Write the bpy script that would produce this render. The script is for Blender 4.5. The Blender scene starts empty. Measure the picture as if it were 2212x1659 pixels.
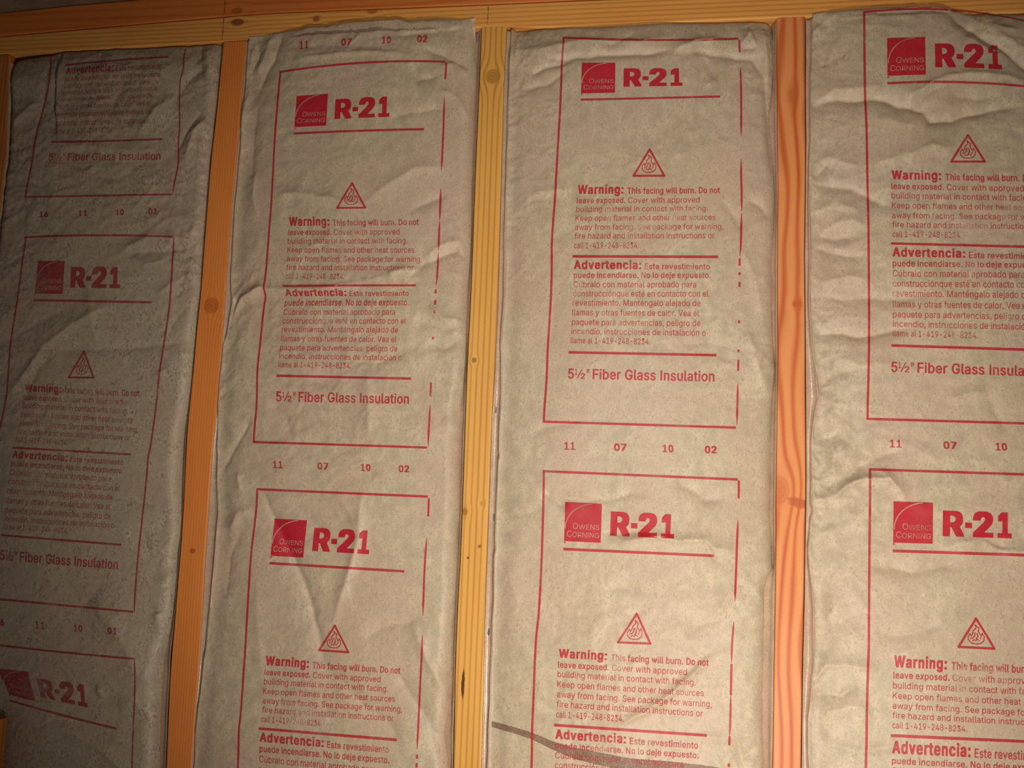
import bpy, bmesh, math, random, json
import numpy as np
from mathutils import Matrix, Vector

# ------------------------------------------------------------------ camera
Z0 = 1.78                                   # camera-fit origin above the floor
YAW, PITCH, ROLL = -0.1466, 0.0912, 0.0382
CAM = np.array([0.5974, -1.0062, -0.0187 + Z0])
FPX = 1613.6
cyw, syw = math.cos(YAW), math.sin(YAW)
FWD = np.array([syw*math.cos(PITCH), cyw*math.cos(PITCH), math.sin(PITCH)])
_r = np.array([cyw, -syw, 0.0]); _u = np.cross(_r, FWD)
RGT = math.cos(ROLL)*_r + math.sin(ROLL)*_u
UPV = -math.sin(ROLL)*_r + math.cos(ROLL)*_u
sc = bpy.context.scene
COL = sc.collection
cd = bpy.data.cameras.new('camera'); cam = bpy.data.objects.new('camera', cd); COL.objects.link(cam)
cd.sensor_fit = 'HORIZONTAL'; cd.sensor_width = 36.0; cd.lens = FPX/2212*36.0
cd.clip_start = 0.02
M = Matrix((RGT.tolist(), UPV.tolist(), (-FWD).tolist())).transposed().to_4x4()
M.translation = Vector(CAM.tolist()); cam.matrix_world = M
sc.camera = cam

# ------------------------------------------------------------------ light and exposure
w = bpy.data.worlds.new('world'); sc.world = w; w.use_nodes = True
w.node_tree.nodes['Background'].inputs[0].default_value = (1.0, 0.86, 0.80, 1)
w.node_tree.nodes['Background'].inputs[1].default_value = 0.06
def spot(name, loc, aim, watts, rad, size, blend, col):
    l = bpy.data.lights.new(name, 'SPOT'); l.energy = watts; l.shadow_soft_size = rad
    l.spot_size = math.radians(size); l.spot_blend = blend; l.color = col
    o = bpy.data.objects.new(name, l); COL.objects.link(o); o.location = loc
    d = Vector(aim) - Vector(loc); o.rotation_euler = d.to_track_quat('-Z', 'Y').to_euler()
    return o
spot('work_light', (0.88, -0.92, Z0 - 0.66), (0.61, 0, Z0 - 0.10), 39, 0.012, 92, 1.0, (1.0, 0.90, 0.80))
spot('camera_flash', (0.66, -1.03, Z0 + 0.06), (0.62, 0, Z0 + 0.06), 19, 0.012, 92, 1.0, (1.0, 0.91, 0.84))
sc.view_settings.view_transform = 'Standard'
sc.view_settings.look = 'None'
sc.view_settings.exposure = 0.0
sc.view_settings.gamma = 1.0
sc.view_settings.use_curve_mapping = False

# ------------------------------------------------------------------ helpers
def tag(o, label=None, cat=None, group=None, kind=None):
    if label: o['label'] = label
    if cat: o['category'] = cat
    if group: o['group'] = group
    if kind: o['kind'] = kind
    return o
def empty(name, loc):
    o = bpy.data.objects.new(name, None); COL.objects.link(o); o.location = loc
    o.empty_display_size = 0.05
    return o
def mesh_obj(name, V, F, mat, parent=None, smooth=True, origin=None):
    V = np.asarray(V, float)
    if origin is None: origin = (0, 0, 0)
    me = bpy.data.meshes.new(name)
    me.from_pydata((V - np.asarray(origin)).tolist(), [], [list(map(int, f)) for f in F])
    me.materials.append(mat)
    if smooth: me.polygons.foreach_set('use_smooth', [True]*len(me.polygons))
    me.update()
    o = bpy.data.objects.new(name, me); COL.objects.link(o); o.location = origin
    if parent is not None:
        o.parent = parent; o.location = Vector(origin) - world_loc(parent)
    return o
def world_loc(o):
    v = Vector(o.location)
    while o.parent is not None:
        o = o.parent; v = v + Vector(o.location)
    return v
def rays(px, py):
    px = np.asarray(px, float); py = np.asarray(py, float)
    d = FWD + ((px-1106)/FPX)[..., None]*RGT - ((py-829.5)/FPX)[..., None]*UPV
    return d
def wall(px, py, h=0.0):
    """point of the wall plane (h metres in front of the stud faces) seen at a photograph pixel"""
    d = rays(px, py); t = (-h - CAM[1])/d[..., 1]
    return CAM[0]+t*d[..., 0], CAM[2]+t*d[..., 2]
class Line:                                   # x as a function of z, from measured pixels
    def __init__(s, pts, off=None):
        p = np.array(pts, float); x, z = wall(p[:, 0], p[:, 1]); o = np.argsort(z)
        s.z, s.x = z[o], x[o]
    def __call__(s, z): return np.interp(z, s.z, s.x)

def _grad(seed, n=64):
    r = np.random.default_rng(seed); a = r.random((n, n))*2*np.pi
    return np.cos(a), np.sin(a)
_G = {}
def pnoise(x, y, seed=0):
    if seed not in _G: _G[seed] = _grad(seed)
    gx, gy = _G[seed]; n = 64
    xi = np.floor(x).astype(int); yi = np.floor(y).astype(int); xf = x-xi; yf = y-yi
    u = xf*xf*xf*(xf*(xf*6-15)+10); v = yf*yf*yf*(yf*(yf*6-15)+10)
    def g(i, j): return gx[(xi+i) % n, (yi+j) % n]*(xf-i) + gy[(xi+i) % n, (yi+j) % n]*(yf-j)
    return ((1-u)*(1-v)*g(0,0)+u*(1-v)*g(1,0)+(1-u)*v*g(0,1)+u*v*g(1,1))*1.4

# ------------------------------------------------------------------ materials
class NT:
    def __init__(s, name):
        s.m = bpy.data.materials.new(name); s.m.use_nodes = True
        s.t = s.m.node_tree; s.b = s.t.nodes['Principled BSDF']; s.out = s.t.nodes['Material Output']
    def n(s, typ, **k):
        nd = s.t.nodes.new(typ)
        for a, b in k.items(): setattr(nd, a, b)
        return nd
    def put(s, sock, v):
        if isinstance(v, bpy.types.NodeSocket): s.t.links.new(v, sock)
        else: sock.default_value = v
    def f(s, op, a, b=None, c=None, clamp=False):
        nd = s.n('ShaderNodeMath', operation=op, use_clamp=clamp)
        s.put(nd.inputs[0], a)
        if b is not None: s.put(nd.inputs[1], b)
        if c is not None: s.put(nd.inputs[2], c)
        return nd.outputs[0]
    def mix(s, fac, a, b, blend='MIX'):
        nd = s.n('ShaderNodeMix', data_type='RGBA', blend_type=blend)
        s.put(nd.inputs[0], fac)
        s.put(nd.inputs[6], a if isinstance(a, bpy.types.NodeSocket) else (*a, 1))
        s.put(nd.inputs[7], b if isinstance(b, bpy.types.NodeSocket) else (*b, 1))
        return nd.outputs[2]
    def step(s, x, lo, hi):
        nd = s.n('ShaderNodeMapRange', interpolation_type='SMOOTHSTEP')
        s.put(nd.inputs[0], x); nd.inputs[1].default_value = lo; nd.inputs[2].default_value = hi
        return nd.outputs[0]
    def comb(s, x, y, z):
        nd = s.n('ShaderNodeCombineXYZ')
        for i, v in enumerate((x, y, z)): s.put(nd.inputs[i], v)
        return nd.outputs[0]
    def noise(s, vec, scale, detail=3, rough=0.5):
        nd = s.n('ShaderNodeTexNoise'); s.put(nd.inputs['Vector'], vec)
        nd.inputs['Scale'].default_value = scale; nd.inputs['Detail'].default_value = detail
        nd.inputs['Roughness'].default_value = rough
        return nd.outputs['Fac']
    def bump(s, h, dist, strength=1.0):
        nd = s.n('ShaderNodeBump'); s.put(nd.inputs['Height'], h)
        nd.inputs['Distance'].default_value = dist; nd.inputs['Strength'].default_value = strength
        s.t.links.new(nd.outputs[0], s.b.inputs['Normal'])
    def done(s, col, rough, spec=0.5):
        s.put(s.b.inputs['Base Color'], col if isinstance(col, bpy.types.NodeSocket) else (*col, 1))
        s.put(s.b.inputs['Roughness'], rough); s.b.inputs['Specular IOR Level'].default_value = spec
        return s.m
def srgb(r, g, b):
    f = lambda c: (c/255/12.92) if c/255 <= 0.04045 else ((c/255+0.055)/1.055)**2.4
    return (f(r), f(g), f(b))

def kraft(name, base, speck, rough=0.50, dens=0.5):
    t = NT(name); tc = t.n('ShaderNodeTexCoord').outputs['Object']
    mp = t.n('ShaderNodeMapping'); t.put(mp.inputs[0], tc); mp.inputs['Scale'].default_value = (1, 1, 0.65)
    v = mp.outputs[0]
    n1 = t.noise(v, 330, 3, 0.6); n2 = t.noise(v, 70, 4, 0.6); n3 = t.noise(v, 9, 2, 0.5)
    dark = tuple(c*0.80 for c in base); pale = tuple(min(1, c*1.10) for c in base)
    pink = (base[0]*1.0, base[1]*0.86, base[2]*0.92)
    c = t.mix(t.step(n2, 0.30, 0.70), dark, pale)
    c = t.mix(t.f('MULTIPLY', t.step(n3, 0.40, 0.62), 0.55), c, pink)
    m = t.f('MULTIPLY', t.step(n1, dens, dens+0.16), t.step(n2, 0.42, 0.62))
    c = t.mix(t.f('MULTIPLY', m, speck), c, tuple(x*0.28 for x in base))
    c = t.mix(0.16, c, t.mix(t.step(t.noise(v, 900, 2, 0.5), 0.3, 0.7), (0.1,0.08,0.06), (0.75,0.6,0.45)))
    t.bump(t.f('ADD', t.f('MULTIPLY', n2, 1.0), t.f('MULTIPLY', n1, 0.18)), 0.0009, 0.5)
    return t.done(c, rough, 0.46)

def ink_mat(name, col, cover=0.86, fade=0.5):
    t = NT(name); v = t.n('ShaderNodeTexCoord').outputs['Object']
    big = t.noise(v, 26, 3, 0.6); fine = t.noise(v, 520, 2, 0.6)
    a = t.f('SUBTRACT', cover, t.f('MULTIPLY', t.step(big, 0.50, 0.78), fade))
    a = t.f('SUBTRACT', a, t.f('MULTIPLY', t.step(fine, 0.48, 0.72), 0.30), clamp=True)
    t.put(t.b.inputs['Alpha'], a)
    return t.done(col, 0.5, 0.35)

def wood(name, light, dark, axis, period=0.007, amp=0.004, dscale=(10, 1.6), contrast=0.6, sharp=0.5,
         knots=(), swirl=0.0, knotcol=None, fine=0.35, rough=0.5, centre=0.0, streaks=()):
    """axis 'z' = board stands up, 'x' = board lies; knots: (across, along, radius, stretch, darkness) in world metres"""
    t = NT(name); g = t.n('ShaderNodeNewGeometry').outputs['Position']
    sp = t.n('ShaderNodeSeparateXYZ'); t.put(sp.inputs[0], g)
    c, l, y = (sp.outputs[0], sp.outputs[2], sp.outputs[1]) if axis == 'z' else (sp.outputs[2], sp.outputs[0], sp.outputs[1])
    c = t.f('SUBTRACT', c, centre)
    cy = t.f('ADD', c, t.f('MULTIPLY', y, 0.35))
    nv = t.comb(t.f('MULTIPLY', cy, dscale[0]), 0.0, t.f('MULTIPLY', l, dscale[1]))
    n = t.noise(nv, 1.0, 2, 0.45)
    c2 = t.f('ADD', cy, t.f('MULTIPLY', t.f('SUBTRACT', n, 0.5), amp*4))
    if swirl:
        n5 = t.noise(t.comb(t.f('MULTIPLY', cy, 26), 3.0, t.f('MULTIPLY', l, 5.5)), 1.0, 1, 0.4)
        c2 = t.f('ADD', c2, t.f('MULTIPLY', t.f('SUBTRACT', n5, 0.5), swirl))
    masks = []
    for (kc, kl, r, st, dk) in knots:
        dc = t.f('SUBTRACT', c, kc-centre); dl = t.f('SUBTRACT', l, kl)
        d2 = t.f('ADD', t.f('POWER', t.f('ABSOLUTE', t.f('DIVIDE', dc, r)), 2.0), t.f('POWER', t.f('ABSOLUTE', t.f('DIVIDE', dl, r*st)), 2.0))
        e = t.f('EXPONENT', t.f('MULTIPLY', d2, -0.30))
        c2 = t.f('SUBTRACT', c2, t.f('MULTIPLY', t.f('MULTIPLY', dc, 0.9), e))
        masks.append((t.f('SQRT', d2), dk))
    ph = t.f('MULTIPLY', c2, 2*math.pi/period)
    ring = t.f('POWER', t.f('MULTIPLY_ADD', t.f('SINE', ph), 0.5, 0.5), 1.0+3.0*sharp)
    n2 = t.noise(t.comb(t.f('MULTIPLY', c2, 900), 0.0, t.f('MULTIPLY', l, 9)), 1.0, 3, 0.6)
    n3 = t.noise(t.comb(t.f('MULTIPLY', cy, 30), 1.0, t.f('MULTIPLY', l, 4)), 1.0, 2, 0.5)
    fac = t.f('MULTIPLY', ring, contrast)
    fac = t.f('ADD', fac, t.f('MULTIPLY', t.f('SUBTRACT', n2, 0.5), fine))
    fac = t.f('ADD', fac, t.f('MULTIPLY', t.f('SUBTRACT', n3, 0.5), 0.7), clamp=True)
    col = t.mix(fac, light, dark)
    kc_ = knotcol or tuple(x*0.45 for x in dark)
    for d, dk in masks:
        rr = t.f('MULTIPLY_ADD', t.f('SINE', t.f('MULTIPLY', d, 16.0)), 0.14, 0.86)
        col = t.mix(t.f('MULTIPLY', t.f('SUBTRACT', 1.0, t.step(d, 0.25, 1.5)), dk*0.45), col, dark)
        col = t.mix(t.f('MULTIPLY', t.f('MULTIPLY', t.f('SUBTRACT', 1.0, t.step(d, 0.8, 1.05)), rr), dk*0.75), col, kc_)
    for (kc, kl, r, st, scol) in streaks:
        wob = t.f('MULTIPLY', t.f('SUBTRACT', t.noise(t.comb(0.0, 0.0, l), 70, 2, 0.5), 0.5), r*2.2)
        dc = t.f('SUBTRACT', t.f('ADD', c, wob), kc-centre); dl = t.f('SUBTRACT', l, kl)
        d2 = t.f('ADD', t.f('POWER', t.f('ABSOLUTE', t.f('DIVIDE', dc, r)), 2.0), t.f('POWER', t.f('ABSOLUTE', t.f('DIVIDE', dl, r*st)), 2.0))
        col = t.mix(t.f('MULTIPLY', t.f('SUBTRACT', 1.0, t.step(d2, 0.3, 1.1)), 0.92), col, scol)
    t.bump(t.f('ADD', t.f('MULTIPLY', n2, 0.6), ring), 0.0003, 0.35)
    return t.done(col, rough, 0.4)

def wx(px, py): a = wall(np.array([px]), np.array([py])); return float(a[0][0]), float(a[1][0])
def K(px, py, r, st, dk, ax='z'):
    x, z = wx(px, py)
    return (x, z, r, st, dk) if ax == 'z' else (z, x, r, st, dk)

M_s0 = wood('wood_amber', srgb(205,128,58), srgb(150,82,30), 'z', 0.006, contrast=0.5)
M_s1 = wood('wood_orange', srgb(238,146,68), srgb(206,98,26), 'z', 0.0042, amp=0.0012, dscale=(8, 1.0), contrast=0.34, sharp=0.2,
            knots=[K(457,660,0.0125,1.0,0.55), K(416,1190,0.0042,0.9,0.9)], knotcol=srgb(150,66,20), fine=0.5)
M_s2 = wood('wood_yellow', srgb(230,174,84), srgb(180,108,28), 'z', 0.0078, amp=0.0022, dscale=(9, 1.1), contrast=0.62, sharp=0.9,
            knots=[K(1064,165,0.011,1.05,0.6), K(1024,778,0.0038,1.0,0.9), K(1004,1105,0.004,1.3,0.6), K(1041,1088,0.003,1.2,0.4)],
            streaks=[(*wx(1000,1478), 0.0026, 8.5, srgb(70,22,10)), (*wx(1011,1205), 0.002, 1.0, srgb(120,70,20)), (*wx(1036,1180), 0.003, 1.0, srgb(165,100,35))], fine=0.35)
M_s3 = wood('wood_reddish', srgb(228,148,86), srgb(190,82,20), 'z', 0.0140, amp=0.0085, dscale=(13, 2.2), contrast=0.80, sharp=0.3, swirl=0.026,
            knots=[K(1720,657,0.0045,1.0,0.8), K(1684,1058,0.013,1.5,0.45), K(1712,205,0.006,2.2,0.2)], knotcol=srgb(190,84,22), fine=0.5,
            streaks=[(*wx(1722,1086), 0.015, 0.55, srgb(190,92,48))])
M_p1 = wood('wood_plate_honey', srgb(238,172,88), srgb(194,110,30), 'x', 0.0068, amp=0.0022, dscale=(9, 0.9), contrast=0.55, sharp=0.7,
            knots=[K(683,41,0.005,1.2,0.8,'x'), K(804,22,0.006,1.4,0.6,'x'), K(513,48,0.006,1.8,1.0,'x')], knotcol=srgb(90,40,18))
M_p2 = wood('wood_plate_orange', srgb(218,128,58), srgb(186,88,28), 'x', 0.011, amp=0.006, dscale=(12, 1.2), contrast=0.45, sharp=0.4,
            knots=[K(512,24,0.006,1.6,0.7,'x')])
M_paper = kraft('kraft_paper', srgb(201,184,152), 0.40)
M_paper1 = kraft('kraft_paper_dusty', srgb(188,174,146), 0.62, rough=0.48, dens=0.46)
M_flange = kraft('kraft_flange', srgb(198,170,142), 0.1, rough=0.26)
M_ink = ink_mat('red_ink', srgb(196,48,58), 0.88, 0.30)
M_inkp = ink_mat('red_ink_solid', srgb(196,34,50), 0.94, 0.10)
M_inkt = ink_mat('red_ink_text', srgb(196,52,60), 0.78, 0.60)
M_ink_faint = ink_mat('red_ink_faded', srgb(176,44,58), 0.70, 0.34)
M_text_faint = ink_mat('red_ink_text_faded', srgb(170,46,58), 0.58, 0.50)
M_knock = ink_mat('bare_paper_lettering', srgb(212,172,146), 0.72, 0.55)
M_band = ink_mat('brown_band', srgb(122,82,60), 0.55, 0.10)
tt = NT('staple_steel'); tt.b.inputs['Metallic'].default_value = 1.0; M_steel = tt.done((0.75,0.75,0.76), 0.22)
tt = NT('pencil'); M_pencil = tt.done((0.09,0.035,0.015), 0.6)
tt = NT('sheathing'); M_sheath = tt.done(tt.mix(tt.step(tt.noise(tt.n('ShaderNodeTexCoord').outputs['Object'], 30, 4), 0.3, 0.7), srgb(150,115,70), srgb(180,140,90)), 0.7)
tt = NT('concrete'); M_conc = tt.done(tt.mix(tt.step(tt.noise(tt.n('ShaderNodeTexCoord').outputs['Object'], 6, 6), 0.3, 0.7), srgb(110,106,100), srgb(140,136,128)), 0.8)
tt = NT('ceiling_board'); M_ceil = tt.done(tt.mix(tt.step(tt.noise(tt.n('ShaderNodeTexCoord').outputs['Object'], 22, 5), 0.3, 0.7), srgb(116,96,76), srgb(140,118,96)), 0.7)
tt = NT('pink_fiber'); M_fiber = tt.done(tt.mix(tt.step(tt.noise(tt.n('ShaderNodeTexCoord').outputs['Object'], 90, 5), 0.3, 0.7), srgb(225,150,160), srgb(240,185,190)), 0.95)
tt = NT('black_cable'); M_cable = tt.done((0.02,0.02,0.022), 0.5)

# ------------------------------------------------------------------ measured edges (photograph pixels)
S = dict(
 s0r=[(22,60),(20,118),(17,189),(12,338),(0,450),(-60,1000),(-130,1658),(-160,1900)],
 s1l=[(486,20),(482,88),(467.5,236),(454,354),(439,547),(434,619),(425,702),(414,825),(403,934),(396,1081),(390.7,1167),(381.6,1276),(374.4,1366),(369,1421),(365,1493),(358,1658),(350,1900)],
 s1r=[(536,20),(533,88),(521.5,216),(511,337),(499.6,456),(493,547),(488,608),(481,717),(474,807),(466.7,898),(459,970),(451,1080),(443,1204),(436,1330),(428.7,1457),(419.6,1565),(414,1658),(404,1900)],
 s2l=[(1043,0),(1040,59),(1034,202),(1028.7,321),(1024,439),(1020,557),(1014.5,681),(1008,807),(1005,898),(999.8,1050),(995,1186),(988,1312),(983.7,1420),(979,1657),(972,1900)],
 s2r=[(1096,0),(1095,61),(1089.4,152),(1086,270),(1082.7,388),(1079,525),(1075,663),(1068.7,807),(1063,898),(1056.5,1080),(1052.4,1186),(1047,1348),(1044.5,1493),(1039.8,1657),(1032,1900)],
 s3l=[(1678,0),(1678,37),(1678,202),(1680,304),(1680.5,422),(1680,557),(1680,789),(1678,934),(1676,1090),(1676,1204),(1674,1348),(1672,1457),(1669,1658),(1665,1900)],
 s3r=[(1740,0),(1740,37),(1740,202),(1741,304),(1740,405),(1738,557),(1739,645),(1740,789),(1741,934),(1741,1080),(1739,1186),(1737,1312),(1734,1421),(1731,1658),(1726,1900)],
 s4l=[(2400,0),(2408,222),(2434,996),(2458,1700),(2466,1900)])
S = {k: Line(v) for k, v in S.items()}
def shifted(a, dx):
    q = Line.__new__(Line); q.z = a.z; q.x = a.x + dx; return q
S['s0l'] = shifted(S['s0r'], -0.038); S['s4r'] = shifted(S['s4l'], 0.038)

def plate_curve(pts):
    p = np.array(pts, float); x, z = wall(p[:, 0], p[:, 1]); return x, z
PB = plate_curve([(-700,190),(-300,150),(0,117),(202,107),(371,95),(483,90),(534,85),(800,70),(1037,58),(1317,59),(1439,49),(1675,38),(1742,36),(2212,28),(2700,20)])
PM = plate_curve([(-700,170),(-300,115),(0,78),(250,56),(480,36),(560,29),(800,19),(1060,9),(1256,0),(1700,-16),(2212,-28),(2700,-36)])
PT = plate_curve([(-700,120),(-300,65),(0,28),(135,13),(280,0),(480,-16),(560,-22),(800,-36),(1060,-48),(1256,-57),(1700,-76),(2212,-90),(2700,-98)])
def cross_board(name, lo, hi, length, depth, mat, axis, origin, seg=3, r=0.0022, y0=0.0):
    """lumber: a rounded-corner section carried along the board; lo/hi give its two edges at each station"""
    V = []; n = len(length)
    for i in range(n):
        a, b = lo[i], hi[i]; P = []
        for (cx, cyy, a0) in ((a+r, y0+r, math.pi), (b-r, y0+r, 1.5*math.pi), (b-r, y0+depth-r, 0), (a+r, y0+depth-r, 0.5*math.pi)):
            for k in range(seg+1):
                an = a0 + k/seg*math.pi/2
                P.append((cx + r*math.cos(an), cyy + r*math.sin(an)))
        for (c, y) in P: V.append((c, y, length[i]) if axis == 'z' else (length[i], y, c))
    m = 4*(seg+1); F = []
    for i in range(n-1):
        for k in range(m):
            q = [i*m+k, i*m+(k+1) % m, (i+1)*m+(k+1) % m, (i+1)*m+k]
            F.append(q if axis == 'z' else q[::-1])
    e0 = list(range(m))[::-1]; e1 = list(range((n-1)*m, n*m))
    F += [e0, e1] if axis == 'z' else [e0[::-1], e1[::-1]]
    return mesh_obj(name, V, F, mat, origin=origin, smooth=False)

# ------------------------------------------------------------------ setting
def box(name, a, b, mat, parent=None, origin=None):
    x0, y0, z0 = a; x1, y1, z1 = b
    V = [(x0,y0,z0),(x1,y0,z0),(x1,y1,z0),(x0,y1,z0),(x0,y0,z1),(x1,y0,z1),(x1,y1,z1),(x0,y1,z1)]
    F = [(0,3,2,1),(4,5,6,7),(0,1,5,4),(1,2,6,5),(2,3,7,6),(3,0,4,7)]
    return mesh_obj(name, V, F, mat, parent, smooth=False, origin=origin)
ZC = float(np.interp(0.0, PT[0], PT[1]))          # underside of the ceiling
tag(box('floor', (-1.6,-2.6,-0.06), (2.6,0.16,0.0), M_conc), kind='structure')
tag(box('wall_back', (-1.6,0.146,0.0), (2.6,0.16,ZC+0.03), M_sheath), kind='structure')

# ------------------------------------------------------------------ framing lumber
def stud(key, mat, label):
    zt = {'s0': 20, 's1': 510, 's2': 1068, 's3': 1710, 's4': 2420}[key]
    xc = float((S[key+'l'](Z0)+S[key+'r'](Z0))/2)
    ztop = float(np.interp(float(S[key+'l'](Z0+0.58)), PB[0], PB[1])) - 0.0006
    zz = np.concatenate([np.linspace(0.0, 1.2, 4)[:-1], np.linspace(1.2, ztop, 40)])
    o = cross_board('wall_stud', S[key+'l'](zz), S[key+'r'](zz), zz, 0.14, mat, 'z', (xc, 0, 0), y0=0.0)
    return tag(o, label, 'stud', 'wall studs between the insulation batts')
stud('s0', M_s0, 'amber wooden stud cut off by the left edge of the photo')
s1 = stud('s1', M_s1, 'orange wooden stud with a large round knot and fine straight grain')
s2 = stud('s2', M_s2, 'yellow wooden stud with a knot near its top and a dark resin streak')
s3 = stud('s3', M_s3, 'reddish wooden stud with bold swirling grain, the rightmost one in view')
stud('s4', M_s0, 'amber wooden stud right of the last batt, beyond the photo edge')
# offcut board at the lower left
_bx, _bz = wall(np.array([13.0, 6.0]), np.array([1600.0, 1547.0]), 0.018); _bx = float(_bx[0])
zz = np.linspace(0.0, float(_bz[1]), 8)
tag(cross_board('short_board', np.full(8, _bx-0.038), np.full(8, _bx), zz, 0.034, M_s0, 'z', (_bx-0.019, 0, 0), y0=-0.052),
    'short amber upright board in the lower left corner in front of the speckled batt', 'board')
xs = np.linspace(-1.2, 2.2, 60)
pl1 = cross_board('top_plate', np.interp(xs, PB[0], PB[1]), np.interp(xs, PM[0], PM[1])-0.0006, xs, 0.14, M_p1, 'x', (0.5, 0, float(PB[1][6])))
tag(pl1, 'lower board of the doubled top plate, honey coloured, resting on the studs', 'plate')
pl2 = cross_board('top_plate', np.interp(xs, PM[0], PM[1])+0.0006, np.interp(xs, PT[0], PT[1]), xs, 0.14, M_p2, 'x', (0.5, 0, float(PM[1][6])))
tag(pl2, 'upper board of the doubled top plate, darker orange, directly under the ceiling', 'plate')
# ceiling follows the top of the plate
V = []; F = []
zc = np.interp(xs, PT[0], PT[1])+0.0008
for i, x in enumerate(xs):
    V += [(x,-2.6,zc[i]), (x,0.16,zc[i]), (x,0.16,zc[i]+0.03), (x,-2.6,zc[i]+0.03)]
for i in range(len(xs)-1):
    for k in range(4): F.append((4*i+k, 4*i+(k+1) % 4, 4*i+4+(k+1) % 4, 4*i+4+k))
F += [(3,2,1,0), tuple(range(len(V)-4, len(V)))]
tag(mesh_obj('ceiling', V, F, M_ceil, smooth=False), kind='structure')
def pencil(parent, p0, p1, wd=0.0011):
    x0, z0 = wx(*p0); x1, z1 = wx(*p1); n = 6; V = []; F = []
    for i in range(n+1):
        k = i/n; x = x0+(x1-x0)*k; z = z0+(z1-z0)*k; ww = wd*(0.6+0.4*math.sin(i*2.1))
        V += [(x-ww/2, -0.0003, z), (x+ww/2, -0.0003, z), (x+ww/2, 0.0006, z), (x-ww/2, 0.0006, z)]
    for i in range(n):
        for k in range(4): F.append((4*i+k, 4*i+4+k, 4*i+4+(k+1) % 4, 4*i+(k+1) % 4))
    F += [(0,1,2,3), tuple(range(4*n, 4*n+4))[::-1]]
    return tag(mesh_obj('pencil_mark', V, F, M_pencil, parent), 'thin dark pencil line across the board')
pencil(pl1, (484,38), (480,86)); pencil(pl2, (487,2), (484,33)); pencil(pl1, (1055,14), (1053,52))

# ------------------------------------------------------------------ insulation batts: the crumpled facing
ZB = Z0 - 0.53                                # dense sheet down to here, coarser below
class Batt: pass
def seg_dist(X, Z, A):
    """distance, signed distance and end taper from a polyline A (world x,z)"""
    best = np.full(X.shape, 9e9); sgn = np.zeros(X.shape); par = np.zeros(X.shape)
    L = np.r_[0, np.cumsum(np.hypot(*np.diff(A, axis=0).T))]
    for i in range(len(A)-1):
        a, b = A[i], A[i+1]; d = b-a; q = d@d
        t = np.clip(((X-a[0])*d[0]+(Z-a[1])*d[1])/q, 0, 1)
        ex = X-(a[0]+t*d[0]); ez = Z-(a[1]+t*d[1]); dd = np.hypot(ex, ez)
        m = dd < best
        best = np.where(m, dd, best); sgn = np.where(m, np.sign(d[0]*ez-d[1]*ex), sgn)
        par = np.where(m, (L[i]+t*(L[i+1]-L[i]))/L[-1], par)
    return best, sgn, par
def crease(X, Z, pts, A, wd, kind):
    p = np.array(pts, float); x, z = wall(p[:, 0], p[:, 1]); P = np.stack([x, z], 1)
    Q = [P[0]]                                # a little meander so the folds are not ruler-straight
    for i in range(len(P)-1):
        for k in (0.25, 0.5, 0.75, 1.0):
            Q.append(P[i]+(P[i+1]-P[i])*k)
    Q = np.array(Q); wob = pnoise(Q[:, 0]*60, Q[:, 1]*60, 5)*0.0025; Q[1:-1, 1] += wob[1:-1]
    A *= 2.3e-3; wd *= 1.0e-3
    x0, x1 = Q[:,0].min()-6*wd, Q[:,0].max()+6*wd; z0, z1 = Q[:,1].min()-6*wd, Q[:,1].max()+6*wd
    m = (X > x0) & (X < x1) & (Z > z0) & (Z < z1)
    out = np.zeros(X.shape)
    if not m.any(): return out
    d, sg, t = seg_dist(X[m], Z[m], Q)
    tp = np.clip(np.minimum(t, 1-t)*5, 0.0, 1)**0.7; tp = 0.15+0.85*tp
    if kind == 'r': v = A*(np.exp(-np.sqrt(d*d+(0.10*wd)**2)/wd))
    elif kind == 'v': v = -A*(np.exp(-np.sqrt(d*d+(0.10*wd)**2)/wd))
    elif kind == 'g': v = A*np.exp(-(d/wd)**2)
    else: v = A*sg*np.tanh(d/(0.25*wd))*np.exp(-d/wd)      # step; left of the line's direction is raised
    out[m] = v*tp*np.clip(6-d/wd, 0, 1)
    return out

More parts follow.
